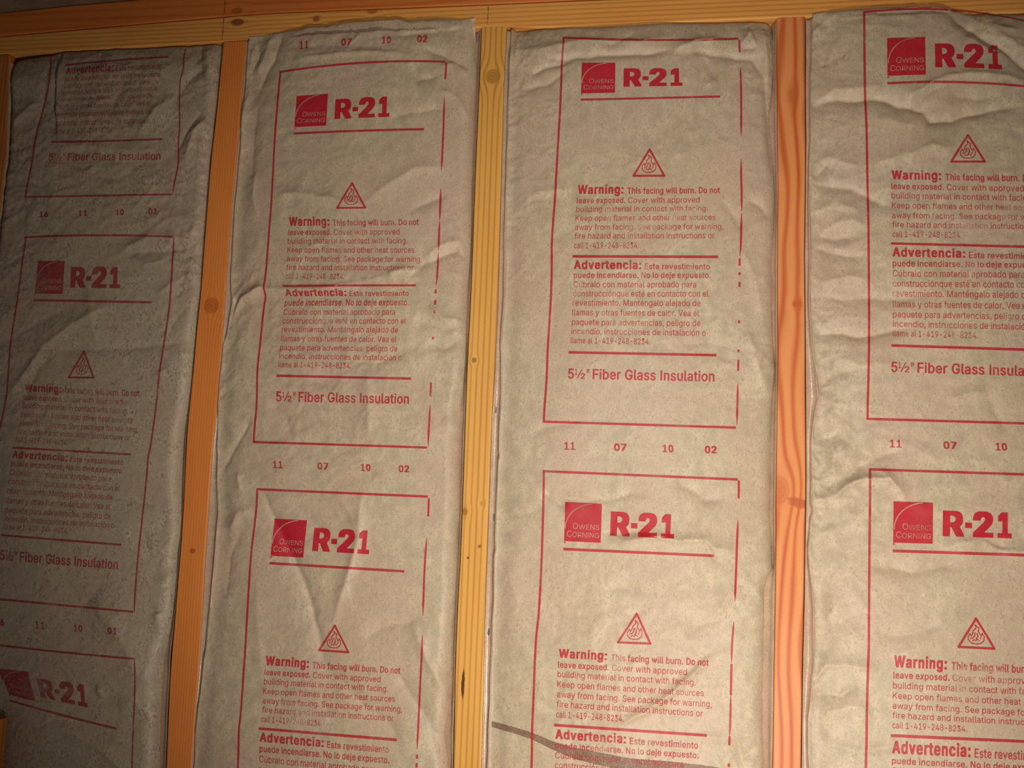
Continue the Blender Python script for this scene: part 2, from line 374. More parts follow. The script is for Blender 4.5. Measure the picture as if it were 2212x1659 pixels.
def gapf(l, scale=0.00063):
    a = np.array(l, float)
    return a[:, 0], a[:, 1]*scale
def build_batt(name, L, R, gl, gr, styleL, styleR, top, topstyle, creases, seed, crumple, bulge, mat):
    b = Batt(); nx = 200
    se = np.linspace(0, 1, nx+1)
    s = 0.5-0.5*np.cos(np.pi*se); s = 0.55*se+0.45*s        # denser near both sides
    def mid(px_py_gap, side):
        yy, gg = gapf(px_py_gap)
        zz = wall(np.full(len(yy), 1100.0), yy)[1]; o = np.argsort(zz)
        return zz[o], gg[o]
    zl, gL = mid(gl, 0); zr, gR = mid(gr, 1)
    b.left = lambda z: L(z)+np.interp(z, zl, gL)+0.0010*pnoise(z*22, z*0+seed, seed)
    b.right = lambda z: R(z)-np.interp(z, zr, gR)+0.0010*pnoise(z*22, z*0+3.3, seed+1)
    tp = np.array(top, float); tx, tz = wall(tp[:, 0], tp[:, 1])
    xl, xr = float(b.left(np.array([tz[0]]))[0]), float(b.right(np.array([tz[-1]]))[0])
    b.ts = (tx-xl)/(xr-xl); b.tz = tz
    if topstyle == 'tuck':                        # refine the top edge so that it stays under the plate
        q = np.linspace(0, 1, 60); zq = np.interp(q, b.ts, b.tz)
        xq = xl+(xr-xl)*q; zq = np.minimum(zq, np.interp(xq, PB[0], PB[1])-0.0012)
        b.ts, b.tz = q, zq; tz = zq
    ztop = np.interp(s, b.ts, b.tz)
    rd = np.linspace(0, 1, 540); rows = []
    Zd = ztop[None, :]*(1-rd[:, None]) + ZB*rd[:, None]
    ext = np.linspace(ZB, 0.0, 110)[1:]
    Z = np.vstack([Zd, np.repeat(ext[:, None], nx+1, 1)])
    Lx = b.left(Z); Rx = b.right(Z)
    X = Lx+(Rx-Lx)*s[None, :]
    W = Rx-Lx
    dl = X-Lx; dr = Rx-X; dt = np.clip(ztop[None, :]-Z, 0, None)
    def sh(d, R0): u = 1-np.clip(d/R0, 0, 1); return np.sqrt(np.clip(1-u*u, 0, 1))
    sS = (dl/W); arch = 1-np.abs(2*sS-1)**2.0
    edgel = {'soft': 0.0, 'proud': 1.0}[styleL]; edger = {'soft': 0.0, 'proud': 1.0}[styleR]
    H = np.full(X.shape, 0.0) + bulge*arch
    # sides
    def side(d, st, sd):
        if st > 0.5:
            return -0.016*(1-sh(d, 0.017)) + 0.003*sh(d, 0.02)
        crest = 0.0006*np.exp(-((d-0.0014)/0.0016)**2)
        return -0.0012*(1-sh(d, 0.0012)) + crest - 0.0026*np.exp(-((d-0.010)/0.012)**2)
    H += side(dl, edgel, 0) + side(dr, edger, 1)
    # top
    if topstyle == 'tuck':
        H += -0.013*(1-sh(dt, 0.055)) + 0.003*np.exp(-((dt-0.045)/0.02)**2)
    else:
        H = H*sh(dt, 0.05)**1.0*0.98 + 0.0012*(1-sh(dt, 0.05)) - 0.0
    # long slow waves, then crumpling
    n = pnoise
    H += 0.0036*n(X*5.5+seed, Z*4.0, seed+2) + 0.0020*n(X*13, Z*10+seed, seed+3)
    wx_ = X + 0.012*n(X*20, Z*20, seed+4); wz_ = Z + 0.012*n(X*20+9, Z*20, seed+5)
    mask = np.clip(0.55+1.0*n(X*4+2, Z*3, seed+6), 0.12, 1.15)*crumple
    mt = 1+1.3*np.exp(-dt/0.05); me_ = 1+0.8*np.exp(-np.minimum(dl, dr)/0.03)
    def ridged(fx, fz, sd): return 0.55-np.abs(n(wx_*fx, wz_*fz, sd))**0.85*1.6
    cr = 0.0013*ridged(16, 24, seed+7) + 0.0010*ridged(30, 44, seed+8) + 0.00065*ridged(62, 80, seed+13) + 0.00038*n(wx_*95, wz_*110, seed+9)
    a = math.radians(28); xr_ = wx_*math.cos(a)+wz_*math.sin(a); zr_ = -wx_*math.sin(a)+wz_*math.cos(a)
    cr += 0.0010*ridged2(xr_, zr_, seed)
    H += cr*mask*mt*me_
    for (pts, A, wd, kind) in creases: H += crease(X, Z, pts, A, wd, kind)
    if topstyle == 'over':
        zpb = np.interp(X, PB[0], PB[1])
        floor_ = 0.0010 - 0.55*np.clip(zpb+0.001-Z, 0, None)
        H = floor_ + np.sqrt((0.5*(H-floor_))**2+0.0006**2) + 0.5*(H-floor_)
        H = np.where(Z > zpb-0.004, np.minimum(H, 0.0075), H)
    b.s, b.H, b.Z, b.X, b.nd, b.nx = s, H, Z, X, 540, nx
    b.W = W
    def lookup(x, z):
        sc_ = np.clip((x-b.left(z))/(b.right(z)-b.left(z)), 0, 1)
        zt = np.interp(sc_, b.ts, b.tz)
        r = np.clip((zt-z)/(zt-ZB), 0, None)
        row = np.where(r <= 1, r*(b.nd-1), (b.nd-1)+(ZB-z)/(ZB/109))
        row = np.clip(row, 0, H.shape[0]-1.001)
        colf = np.interp(sc_, s, np.arange(nx+1)); colf = np.clip(colf, 0, nx-0.001)
        i = row.astype(int); j = colf.astype(int); fi = row-i; fj = colf-j
        return H[i,j]*(1-fi)*(1-fj)+H[i+1,j]*fi*(1-fj)+H[i,j+1]*(1-fi)*fj+H[i+1,j+1]*fi*fj
    b.lookup = lookup
    def onto(px, py, off):
        d = rays(px, py); h = np.zeros(len(px))+0.004
        for _ in range(7):
            t = (-h-CAM[1])/d[:, 1]; x = CAM[0]+t*d[:, 0]; z = CAM[2]+t*d[:, 2]
            h = 0.5*h+0.5*lookup(x, z) if _ < 6 else h
        h = lookup(x, z)+off
        return np.stack([x, -h, z], 1)
    b.onto = onto
    xc = float((L(Z0)+R(Z0))/2)
    b.root = empty('insulation_batt', (xc, 0.0, 0.0))
    nr = X.shape[0]
    Vt = np.stack([X, -H, Z], -1).reshape(-1, 3)
    idx = np.arange(nr*(nx+1)).reshape(nr, nx+1)
    Fq = np.stack([idx[1:, :-1], idx[1:, 1:], idx[:-1, 1:], idx[:-1, :-1]], -1).reshape(-1, 4)
    b.face = mesh_obj('paper_facing', Vt, Fq, mat, b.root, origin=(xc, 0, 0))
    # fiber core behind the paper
    ztc = float(min(tz.min(), np.interp(np.linspace(xc-0.2, xc+0.2, 20), PB[0], PB[1]).min()))-0.004
    zs = np.linspace(0.004, ztc, 30); V = []; F = []
    for z in zs:
        l_, r_ = float(L(z))+0.0015, float(R(z))-0.0015
        V += [(l_+0.006, 0.040, z), (r_-0.006, 0.040, z), (r_, 0.055, z), (r_, 0.143, z), (l_, 0.143, z), (l_, 0.055, z)]
    for i in range(len(zs)-1):
        for k in range(6): F.append((6*i+k, 6*i+(k+1) % 6, 6*i+6+(k+1) % 6, 6*i+6+k))
    F += [(5,4,3,2,1,0), tuple(range(len(V)-6, len(V)))]
    mesh_obj('fiber_core', V, F, M_fiber, b.root, origin=(xc, 0, 0))
    # stapling flanges between the bulging paper and the stud
    for side_, E, Pf, sg, st in ((0, L, b.left, 1, styleL), (1, R, b.right, -1, styleR)):
        zz = np.concatenate([np.linspace(0.004, ZB, 60)[:-1], np.linspace(ZB, min(float(ztop[0 if side_ == 0 else -1]), float(np.interp(float(E(Z0+0.5)), PB[0], PB[1])))-0.004, 420)])
        e = E(zz)+sg*0.0004; p = Pf(zz); g = np.maximum(np.abs(p-e), 0.001)
        wv = pnoise(zz*18, zz*0+seed, seed+11)
        deep = 0.010 if st == 'proud' else 0.0030
        if st == 'proud': prof = [(0.02, 0, 0.0006+0.0012*wv), (0.10, 0, 0.0004+0.0016*wv), (0.3, 0, deep*0.55), (0.6, 0, deep*0.9), (0.95, 0, deep), (1.25, 0, deep*1.15+0.002), (1.7, 0, deep*1.2+0.012)]
        else:                                     # the fold of the flange stands up as a thin pale crest
            am = 0.45+0.75*np.clip(0.5+pnoise(zz*9, zz*0+seed, seed+12)*1.3, 0, 1)
            prof = [(0.02, 0, 0.0006+0.0006*wv), (0.12, 0, 0.0008+0.0008*wv), (0.35, 0, deep), (0.7, 0, deep*0.8), (1.0, -0.0012, 0.0012*(1-am)), (1.0, -0.0005, -0.0024*am), (1.0, 0.0002, -0.0031*am), (1.0, 0.0010, -0.0024*am), (1.0, 0.0022, -0.0002), (1.0, 0.0045, 0.004), (1.0, 0.006, 0.010)]
        V = []; F = []
        for q, (k, ab, y) in enumerate(prof):
            yy = y+0*zz
            V.append(np.stack([e+sg*(g*k+ab), yy, zz], 1))
        V = np.stack(V, 1).reshape(-1, 3); m = len(prof)
        idx = np.arange(len(zz)*m).reshape(len(zz), m)
        Fq = np.stack([idx[:-1, :-1], idx[:-1, 1:], idx[1:, 1:], idx[1:, :-1]], -1).reshape(-1, 4)
        if sg < 0: Fq = Fq[:, ::-1]
        mesh_obj('side_flange', V, Fq, M_flange, b.root, origin=(xc, 0, 0))
    return b
def ridged2(x, z, seed):
    return 0.5-np.abs(pnoise(x*9, z*26, seed+10))**0.8*1.5

CR1 = [([(140,118),(138,160),(131,215),(135,300)],2.6,9,'s'), ([(118,110),(112,160),(100,240),(80,320)],1.2,7,'v'),
 ([(400,95),(425,130),(447,170)],2.4,8,'v'), ([(445,98),(462,160),(470,235),(466,300)],2.6,8,'r'), ([(432,100),(440,135)],1.6,5,'v'),
 ([(310,292),(345,245),(395,205)],2.6,11,'r'), ([(372,240),(410,180),(442,150)],2.2,9,'v'), ([(405,345),(425,290),(450,262)],2.4,7,'r'),
 ([(385,330),(408,285),(440,245)],2.2,8,'v'), ([(35,275),(75,235),(98,225)],2.0,9,'r'), ([(255,265),(250,235),(280,180)],1.4,10,'v'),
 ([(205,375),(260,395),(330,340)],1.4,14,'v'), ([(95,330),(200,322),(300,332),(370,330)],1.2,7,'r'), ([(95,352),(240,350),(370,352)],1.0,6,'v'),
 ([(390,560),(410,625),(375,650)],1.4,9,'v'), ([(250,560),(290,535),(330,512),(420,520)],1.6,9,'r'), ([(285,550),(340,548),(432,535)],1.4,6,'v'),
 ([(290,560),(320,575),(370,560)],1.2,6,'r'), ([(0,740),(40,733),(90,700),(170,660)],1.3,12,'v'),
 ([(22,869),(65,815),(108,753),(170,706),(203,688),(253,659)],2.4,10,'r'), ([(60,870),(95,800),(125,765)],1.2,9,'v'),
 ([(98,757),(217,758),(354,748),(421,737)],1.8,8,'v'), ([(200,600),(208,650),(213,700),(222,755)],1.1,9,'r'), ([(345,640),(400,600),(430,590)],1.3,8,'r'),
 ([(370,735),(380,700),(410,660)],1.0,8,'v'), ([(340,815),(370,795),(410,825)],1.4,7,'r'), ([(217,1064),(311,1084),(358,1093)],1.2,5,'v'),
 ([(310,1130),(330,1200),(350,1250)],1.2,10,'v'), ([(203,1294),(253,1341),(286,1395),(300,1442),(340,1478)],4.2,24,'r'),
 ([(130,1240),(190,1290),(240,1350)],1.6,20,'v'), ([(100,1570),(151,1568),(218,1603),(269,1649),(300,1690)],3.4,12,'r'), ([(120,1540),(190,1565),(250,1600)],2.2,14,'v'),
 ([(262,1520),(300,1512),(332,1540),(335,1590)],2.6,12,'r'), ([(220,1480),(232,1505)],1.6,5,'r'), ([(190,1470),(215,1500),(262,1520)],1.4,9,'v'), ([(345,1320),(350,1345)],1.6,9,'g')]
CR2 = [([(612,78),(596,130),(575,165),(560,205)],2.4,8,'v'), ([(590,80),(575,130),(558,160)],1.6,6,'r'), ([(552,96),(545,130),(541,180)],1.8,5,'r'),
 ([(556,100),(563,118),(548,150),(540,170)],1.8,4,'v'), ([(640,140),(690,131),(800,123),(880,126)],1.9,5,'r'), ([(640,112),(730,108),(800,112),(870,98)],0.8,8,'v'),
 ([(918,111),(960,125),(1013,152)],2.6,6,'v'), ([(860,50),(880,66),(940,70),(1000,58)],2.0,6,'r'), ([(850,88),(920,78),(990,68),(1000,90)],2.0,7,'v'),
 ([(892,143),(908,179),(949,169)],2.0,7,'v'), ([(955,150),(985,140),(1010,165)],1.5,6,'r'), ([(844,263),(892,250),(972,238)],1.2,7,'v'), ([(950,200),(990,215),(1015,260)],1.6,7,'r'),
 ([(800,560-120),(851,400),(900,372),(965,366)],1.7,10,'r'), ([(608,405),(612,424),(650,425),(730,435),(800,455)],1.7,7,'r'), ([(888,462),(925,442),(965,425)],1.4,7,'v'),
 ([(556,370),(550,430),(560,470)],1.6,6,'r'), ([(540,200),(528,260),(520,330)],2.2,5,'r'), ([(560,230),(548,300),(545,380)],1.4,8,'v'),
 ([(516,652),(570,625),(640,628),(697,630),(787,612)],2.0,6,'r'), ([(787,612),(863,592),(914,583)],2.2,5,'r'), ([(800,605),(830,600),(850,596)],1.5,4,'v'),
 ([(498,702),(515,665),(527,645),(572,622)],2.8,7,'r'), ([(490,720),(506,680),(512,640)],1.6,6,'v'), ([(892,598),(921,572),(986,543),(1004,561)],1.8,6,'v'),
 ([(920,560),(960,530),(1000,520)],1.5,6,'r'), ([(932,659),(957,688),(1001,695)],2.2,6,'r'), ([(900,690),(960,712),(1000,705)],1.5,8,'v'), ([(925,740),(960,755),(1000,730)],1.3,9,'v'),
 ([(755,778),(805,789),(878,764)],1.4,8,'v'), ([(588,865),(625,905),(637,950)],1.6,7,'v'), ([(798,800),(800,860),(804,940)],1.5,9,'r'), ([(960,905),(990,925),(1000,960)],1.2,7,'r'),
 ([(480,1018),(515,960),(548,905)],2.0,7,'v'), ([(520,1020),(527,1060)],1.8,5,'r'), ([(500,1150),(520,1110),(550,1095)],1.6,8,'r'), ([(490,1290),(500,1200),(530,1140)],1.4,9,'v'),
 ([(560,1050),(578,1070),(592,1106),(617,1157),(650,1229),(675,1294),(697,1384),(711,1449)],3.0,9,'v'), ([(711,1449),(762,1482),(798,1529),(842,1558),(870,1600)],1.8,10,'v'),
 ([(790,1060),(784,1110),(784,1153),(755,1254),(726,1341)],2.6,9,'r'), ([(640,1090),(690,1130),(735,1180)],1.4,8,'v'), ([(730,1060),(760,1100),(780,1150)],1.3,8,'r'),
 ([(791,1375),(827,1355),(874,1345),(915,1330)],1.6,9,'v'), ([(889,1327),(925,1421),(965,1493),(975,1560)],2.2,10,'r'), ([(850,1430),(890,1500),(930,1560),(960,1650)],2.0,12,'v'),
 ([(560,1250),(565,1350),(575,1450)],1.2,12,'r'), ([(820,1180),(880,1210),(950,1200)],1.0,8,'r')]
CR3 = [([(1182,138),(1236,135),(1290,130),(1371,127),(1455,122)],3.4,7,'v'), ([(1148,169),(1189,150),(1236,140)],2.4,5,'v'), ([(1111,108),(1160,118),(1256,98),(1381,104),(1449,90)],1.6,6,'r'),
 ([(1130,200),(1180,192),(1230,158)],1.8,6,'v'), ([(1300,98),(1320,110),(1340,100),(1370,86)],1.3,5,'v'), ([(1455,120),(1500,100),(1560,92)],2.2,6,'r'),
 ([(1455,128),(1500,122),(1557,126),(1624,132),(1651,169),(1661,270),(1668,371)],3.0,8,'v'), ([(1520,130),(1535,160),(1545,182)],1.6,6,'v'), ([(1600,104),(1618,76),(1630,108)],2.2,4,'r'), ([(1597,110),(1630,112)],1.8,4,'v'),
 ([(1645,60),(1655,120),(1660,180)],1.8,6,'r'), ([(1340,380),(1400,345),(1500,340)],0.8,12,'r'),
 ([(1150,420),(1162,418),(1230,418)],1.3,7,'r'), ([(1140,435),(1200,440)],1.0,7,'v'), ([(1614,432),(1640,450),(1658,473)],1.8,7,'v'), ([(1560,440),(1590,480),(1600,500)],1.3,7,'v'), ([(1600,540),(1630,600),(1645,680)],1.3,8,'r'),
 ([(1614,717),(1636,789),(1658,861)],1.5,8,'r'), ([(1470,748),(1520,745),(1590,752)],0.9,6,'v'), ([(1250,560),(1320,590),(1400,570)],0.8,10,'r'), ([(1180,520),(1200,640),(1190,760)],0.8,12,'v'),
 ([(1150,935),(1200,920),(1250,910)],0.8,6,'v'), ([(1181,1060),(1217,1075),(1260,1080),(1325,1075),(1362,1066),(1398,1071)],1.8,7,'v'), ([(1463,1050),(1500,1062),(1524,1078),(1564,1078)],1.6,7,'v'),
 ([(1175,1062),(1215,1090),(1225,1096)],1.5,6,'v'), ([(1085,1120),(1130,1108),(1170,1100)],1.1,6,'v'), ([(1318,1153),(1347,1166),(1398,1157),(1470,1163),(1521,1166),(1540,1182),(1580,1184)],2.6,7,'r'),
 ([(1300,1150),(1347,1150),(1400,1146)],1.4,6,'v'), ([(1521,1160),(1530,1190),(1545,1210)],1.6,5,'v'), ([(1300,1274),(1325,1265),(1361,1267),(1383,1278)],1.4,7,'v'),
 ([(1578,1230),(1575,1276),(1542,1330),(1521,1355)],1.6,9,'r'), ([(1480,1370),(1500,1350),(1560,1330)],1.2,8,'v'), ([(1170,1310),(1230,1330),(1290,1320)],1.0,9,'v'), ([(1080,1260),(1100,1240),(1120,1300)],1.1,10,'r'),
 ([(1537,1411),(1486,1457),(1437,1500),(1380,1537),(1343,1557)],2.0,5,'r'), ([(1545,1395),(1490,1440),(1430,1480)],1.2,8,'v'), ([(1161,1514),(1201,1531),(1315,1542)],1.3,9,'v'),
 ([(1080,1590),(1150,1605),(1200,1625)],0.9,9,'r'), ([(1590,1590),(1600,1640),(1640,1600)],1.4,9,'v'), ([(1480,1580),(1560,1590),(1650,1580)],0.9,9,'r'), ([(1620,1260),(1650,1300),(1655,1360)],1.2,8,'r')]
CR4 = [([(1752,233),(1789,221),(1870,221),(1907,219),(1938,236),(1988,246),(2005,267),(2049,267),(2106,250),(2200,240)],4.2,8,'v'), ([(1775,212),(1800,195),(1860,200),(1900,190)],1.8,8,'r'),
 ([(1958,236),(1965,212),(2005,190),(2039,177),(2106,172),(2212,186)],2.8,7,'r'), ([(1975,238),(1985,215),(2020,200)],1.6,6,'v'),
 ([(2040,40),(2075,62),(2105,85),(2150,110),(2212,158),(2290,200)],4.2,8,'v'), ([(2110,55),(2160,90),(2212,125),(2280,160)],2.0,8,'r'), ([(2075,90),(2110,110),(2140,122),(2180,140)],1.8,8,'r'), ([(2052,216),(2100,223),(2150,220)],1.6,7,'v'),
 ([(1755,155),(1800,135),(1840,110)],1.2,8,'v'), ([(1745,40),(1790,60),(1783,120),(1770,170)],1.4,7,'v'), ([(1890,358),(1958,340),(2005,324),(2049,331)],2.0,9,'r'), ([(1885,262),(1925,272),(1975,280)],1.2,8,'r'),
 ([(1755,385),(1785,360),(1800,372)],1.8,6,'v'), ([(1755,398),(1836,412),(1880,435),(1924,456)],2.2,8,'v'), ([(1770,350),(1785,345),(1860,370)],1.3,7,'r'), ([(1750,460),(1800,440),(1850,460)],1.5,8,'r'), ([(1769,513),(1800,518),(1840,514)],1.8,7,'v'), ([(1790,490),(1840,480),(1870,500)],1.2,7,'r'),
 ([(1760,535),(1777,540),(1824,556),(1860,556)],2.0,7,'v'), ([(1763,724),(1817,719),(1853,731),(1911,720),(1960,712)],2.6,7,'v'), ([(1770,610),(1830,600),(1870,610)],1.3,8,'r'), ([(1770,642),(1831,648),(1889,645),(1925,652),(2000,645)],1.8,8,'v'),
 ([(1764,845),(1790,820),(1815,805),(1850,800)],1.8,8,'v'), ([(1800,770),(1850,790),(1920,785)],1.2,9,'r'), ([(1990,830),(2060,835),(2090,828)],0.9,8,'v'),
 ([(1755,1081),(1802,1071),(1824,1048),(1860,1032),(1911,1032),(1933,1057),(1951,1084)],3.0,6,'r'), ([(1824,1040),(1850,1010),(1900,985),(1940,975)],2.4,10,'v'), ([(1790,1030),(1800,990),(1830,960)],1.8,9,'r'), ([(1770,950),(1810,940),(1830,960)],1.2,7,'v'),
 ([(2035,865),(2090,850),(2121,846)],1.4,8,'r'), ([(2121,854),(2142,898),(2164,934)],1.4,8,'v'), ([(1960,1085),(2000,1100),(2010,1060)],1.0,8,'r'),
 ([(2030,1180),(2070,1168),(2106,1164),(2143,1182),(2179,1190),(2240,1186)],2.4,7,'r'), ([(2100,1160),(2125,1168),(2160,1178)],1.6,5,'v'), ([(1882,1218),(1962,1233),(2009,1225),(2070,1204)],2.0,9,'v'), ([(1780,1100),(1830,1110),(1900,1105)],1.0,9,'r'),
 ([(2060,1325),(2010,1360),(1962,1395),(1920,1410)],1.6,10,'r'), ([(1890,1370),(1940,1370),(2030,1345)],1.2,10,'v'), ([(1745,1505),(1775,1497),(1813,1499),(1850,1480)],2.0,7,'v'), ([(1775,1405),(1782,1432),(1757,1472)],2.0,6,'r'), ([(1765,1440),(1820,1430),(1890,1442)],1.4,8,'r'),
 ([(1775,1540),(1830,1520),(1880,1530)],1.3,9,'r'), ([(1800,1350),(1830,1330),(1850,1360)],1.1,8,'v'), ([(1790,1280),(1800,1310),(1780,1340)],1.2,7,'r'), ([(2060,1450),(2120,1480),(2200,1500)],1.2,12,'v'), ([(1770,1600),(1850,1620),(1950,1600)],1.2,10,'v')]

B1 = build_batt('b1', S['s0r'], S['s1l'], [(0,1),(100,2),(190,10),(400,4),(1659,4),(1900,4)],
  [(0,1),(100,2),(300,3),(700,1.5),(820,1.5),(900,5),(980,12),(1060,14),(1120,9),(1160,4),(1200,5),(1240,11),(1310,7),(1385,11),(1440,18),(1478,24),(1530,28),(1660,27),(1900,20)],
  'proud', 'proud', [(16,128),(60,123),(110,117),(140,108),(202,106),(371,95),(483,91)], 'tuck', CR1, 11, 1.1, 0.004, M_paper1)
B2 = build_batt('b2', S['s1r'], S['s2l'], [(0,8),(90,8),(250,10),(450,11),(590,12),(663,21),(720,14),(760,6),(900,6),(970,11),(1079,19),(1140,26),(1222,27),(1312,22),(1403,17),(1530,11),(1640,7),(1900,8)],
  [(0,16),(68,15),(140,9),(236,12),(371,9),(473,7),(554,5),(600,9),(663,11),(789,4),(850,9),(898,16),(970,15),(1078,13),(1167,13),(1276,9),(1384,12),(1493,13),(1560,18),(1601,25),(1659,15),(1900,12)],
  'soft', 'proud', [(534,83),(570,78),(615,70),(680,62),(736,55),(780,50),(854,45),(900,47),(950,43),(1000,46),(1028,42)], 'over', CR2, 23, 0.95, 0.009, M_paper)
B3 = build_batt('b3', S['s2r'], S['s3l'], [(0,12),(84,12),(236,12),(371,12),(540,11),(640,14),(753,11),(830,16),(900,18),(975,17),(985,19),(995,17),(1078,16),(1160,16),(1190,19),(1200,17),(1300,17),(1400,16),(1493,14),(1659,14),(1900,14)],
  [(0,3),(130,4),(200,5),(257,11),(337,8),(420,3),(560,8),(700,7),(790,1.5),(860,6),(934,8),(1080,7),(1180,4),(1196,2),(1215,12),(1240,18),(1348,17),(1493,16),(1600,13),(1659,15),(1900,12)],
  'soft', 'proud', [(1098,60),(1200,61),(1317,60),(1439,50),(1675,38)], 'tuck', CR3, 35, 0.6, 0.011, M_paper)
B4 = build_batt('b4', S['s3r'], S['s4l'], [(0,14),(100,14),(185,10),(297,9),(440,6),(554,10),(645,7),(720,11),(790,19),(844,23),(870,17),(934,10),(970,11),(1050,10),(1073,15),(1090,10),(1149,6),(1193,8),(1276,18),(1384,20),(1440,16),(1493,12),(1545,12),(1601,15),(1659,13),(1900,12)],
  [(0,6),(1659,8),(1900,8)],
  'soft', 'proud', [(1742,37),(1769,32),(1820,26),(1856,22),(1971,17),(2039,20),(2060,27),(2085,33),(2200,32),(2400,28)], 'over', CR4, 47, 0.9, 0.012, M_paper)
tag(B1.root, 'speckled kraft faced insulation batt left of the orange stud, partly in shadow', 'insulation')
tag(B2.root, 'kraft faced insulation batt between the orange stud and the yellow stud', 'insulation')
tag(B3.root, 'smooth wide kraft faced insulation batt between the yellow stud and the reddish stud', 'insulation')
tag(B4.root, 'kraft faced insulation batt right of the reddish stud, cut off by the photo edge', 'insulation')

# ------------------------------------------------------------------ print: rows of measured positions  (v, xL,yL, xR,yR, ym, xm)
T3 = [(-60,1222,30,1600,30,0,0),(0,1218,82,1597,84,4,0),(65,1214,136,1599,137,0,0),(165,1211,217,1601,208,0,0),(294,1205,321,1601,320,0,0),(362,1201.5,383,1601,382,0,0),(400,1199.5,420,1602,417,0,0),(530,1192,537,1600,537,0,0),(546,1192,554,1598,555.5,0,0),
 (596,1191.6,601,1597.5,601,0,0),(679,1188,680,1596.5,683,0,0),(765,1183,760.5,1595,768.5,0,0),(824,1181,817,1594,825,0,0),(922,1175,911,1592,924,0,0),(985,1175,970,1594,981,0,0),
 (1037,1175,1018,1596,1036,0,0),(1037+165,1171,1184,1591,1203,0,0),(1037+294,1164.5,1317,1586,1328,0,0),(1037+362,1158,1383,1581,1400,0,0),(1037+400,1156,1418,1580,1441,0,0),(1037+530,1151,1546,1577,1575,0,0),(1037+546,1150,1563,1576,1592,0,0),
 (1037+617,1149,1634,1574,1665,0,0),(1037+765,1143,1785,1568,1822,0,0),(1037+922,1136,1945,1563,1990,0,0)]
T2 = [(-110,612,50,966,38,0,0),(-52,610,110,961,91,-4,0),(0,606,156,964,134,-9,0),(65,601,211,961,190,-2,0),(165,594.5,291,958,279,-2,0),(294,589,394,953,392,0,-10),(362,585.5,453,951,450,0,-10),(400,582.5,489,949.6,486,0,-5),(530,573,603,944,604,0,0),(546,570,619,942,617,-1,0),(577,574,642,941,641,0,0),
 (596,571,661,940,660,0,0),(679,563,736,935,739,0,0),(765,556,811,931.5,819,0,0),(824,555,866,929.5,873,0,0),(922,548.7,955,925,967,0,0),(985,551,1010,925,1022,0,0),
 (1037,556,1057,926.6,1073,0,0),(1037+165,541.5,1214,917,1237,0,0),(1037+294,534,1336,913,1360,0,0),(1037+362,530.6,1396,911,1422,0,0),(1037+400,528,1434,909,1458,0,0),(1037+530,519,1556,903,1584,0,0),(1037+546,517,1570,902,1602,0,0),
 (1037+577,516,1600,901,1634,0,0),(1037+617,515,1642,899,1678,0,0),(1037+765,505,1795,889,1838,0,0),(1037+922,498,1955,884,2000,0,0)]
T4 = [(-60,1864,-30,2300,20,0,0),(0,1866.5,27,2303,70,-24,0),(65,1867,86,2304,102,-12,0),(165,1868,184,2308,199,-13,0),(294,1872,290,2308,293,-2,0),(362,1873,352,2308,352,0,0),(400,1873.6,387,2309,394,0,0),(530,1876,511,2312,519,0,0),(546,1876,525,2313,536,0,0),(596,1876.5,575.5,2313,580,0,0),
 (679,1877,662,2314,668,0,0),(765,1877,745,2315,759,0,0),(824,1876,802,2315,815,0,0),(922,1874,905,2320,918,0,0),(985,1875,965,2325,978,0,0),(1037,1879,1014,2332,1029,0,0),(1037+165,1878,1188.5,2333,1203,0,0),
 (1037+294,1877,1325,2338,1340,0,0),(1037+362,1876.7,1391,2340,1413,0,0),(1037+400,1875,1439,2340,1459,0,0),(1037+530,1872,1570,2342,1594,0,0),(1037+546,1872,1586.5,2343,1607,0,0),(1037+577,1871,1627,2343,1650,0,0),(1037+617,1870,1668,2344,1693,0,0),
 (1037+765,1868,1822,2350,1850,0,0),(1037+922,1866,1985,2355,2015,0,0)]
T1 = [(-560,112,100,402,84,0,0),(-507,110,132,400,113,0,0),(-491,110,145,398,122,-3,0),(-460,108,165,396,150,-2,0),(-420,104,193,389,178,0,0),(-350,92,243,388,232,0,0),(-293,79,291,388,284,0,0),(-272,76,307,386,299,2,0),(-213,70,348,386,345,0,0),(-115,55.5,426,374,420,0,0),(-52,52,470.5,376,462,0,0),
 (0,55.5,513,376,512,-4,0),(65,49,564,373,564,0,-6),(165,38,648,367,654,0,-3),(294,22,755,352,759,0,-5),(362,18,816,343,820,0,-5),(400,16,844,339.6,858,0,-2),(530,-6,953,324,972,0,0),(546,-9,965,321,984,0,0),(577,-13,988,319,1010,0,0),(744,-33,1140,303,1163,0,0),(765,-35,1153,301,1180,0,0),
 (824,-37,1206,296,1233,0,0),(922,-47,1290,290.5,1322,0,0),(985,-45,1348,290,1374,0,0),(1037,-48,1388,291,1423,2,0),(1037+65,-42,1440,292,1478,0,4),(1037+165,-12,1503,288,1582,3,0),(1037+294,-16,1640,285,1690,0,0),(1037+362,-18,1710,284,1760,0,0),(1037+546,-25,1890,280,1945,0,0)]
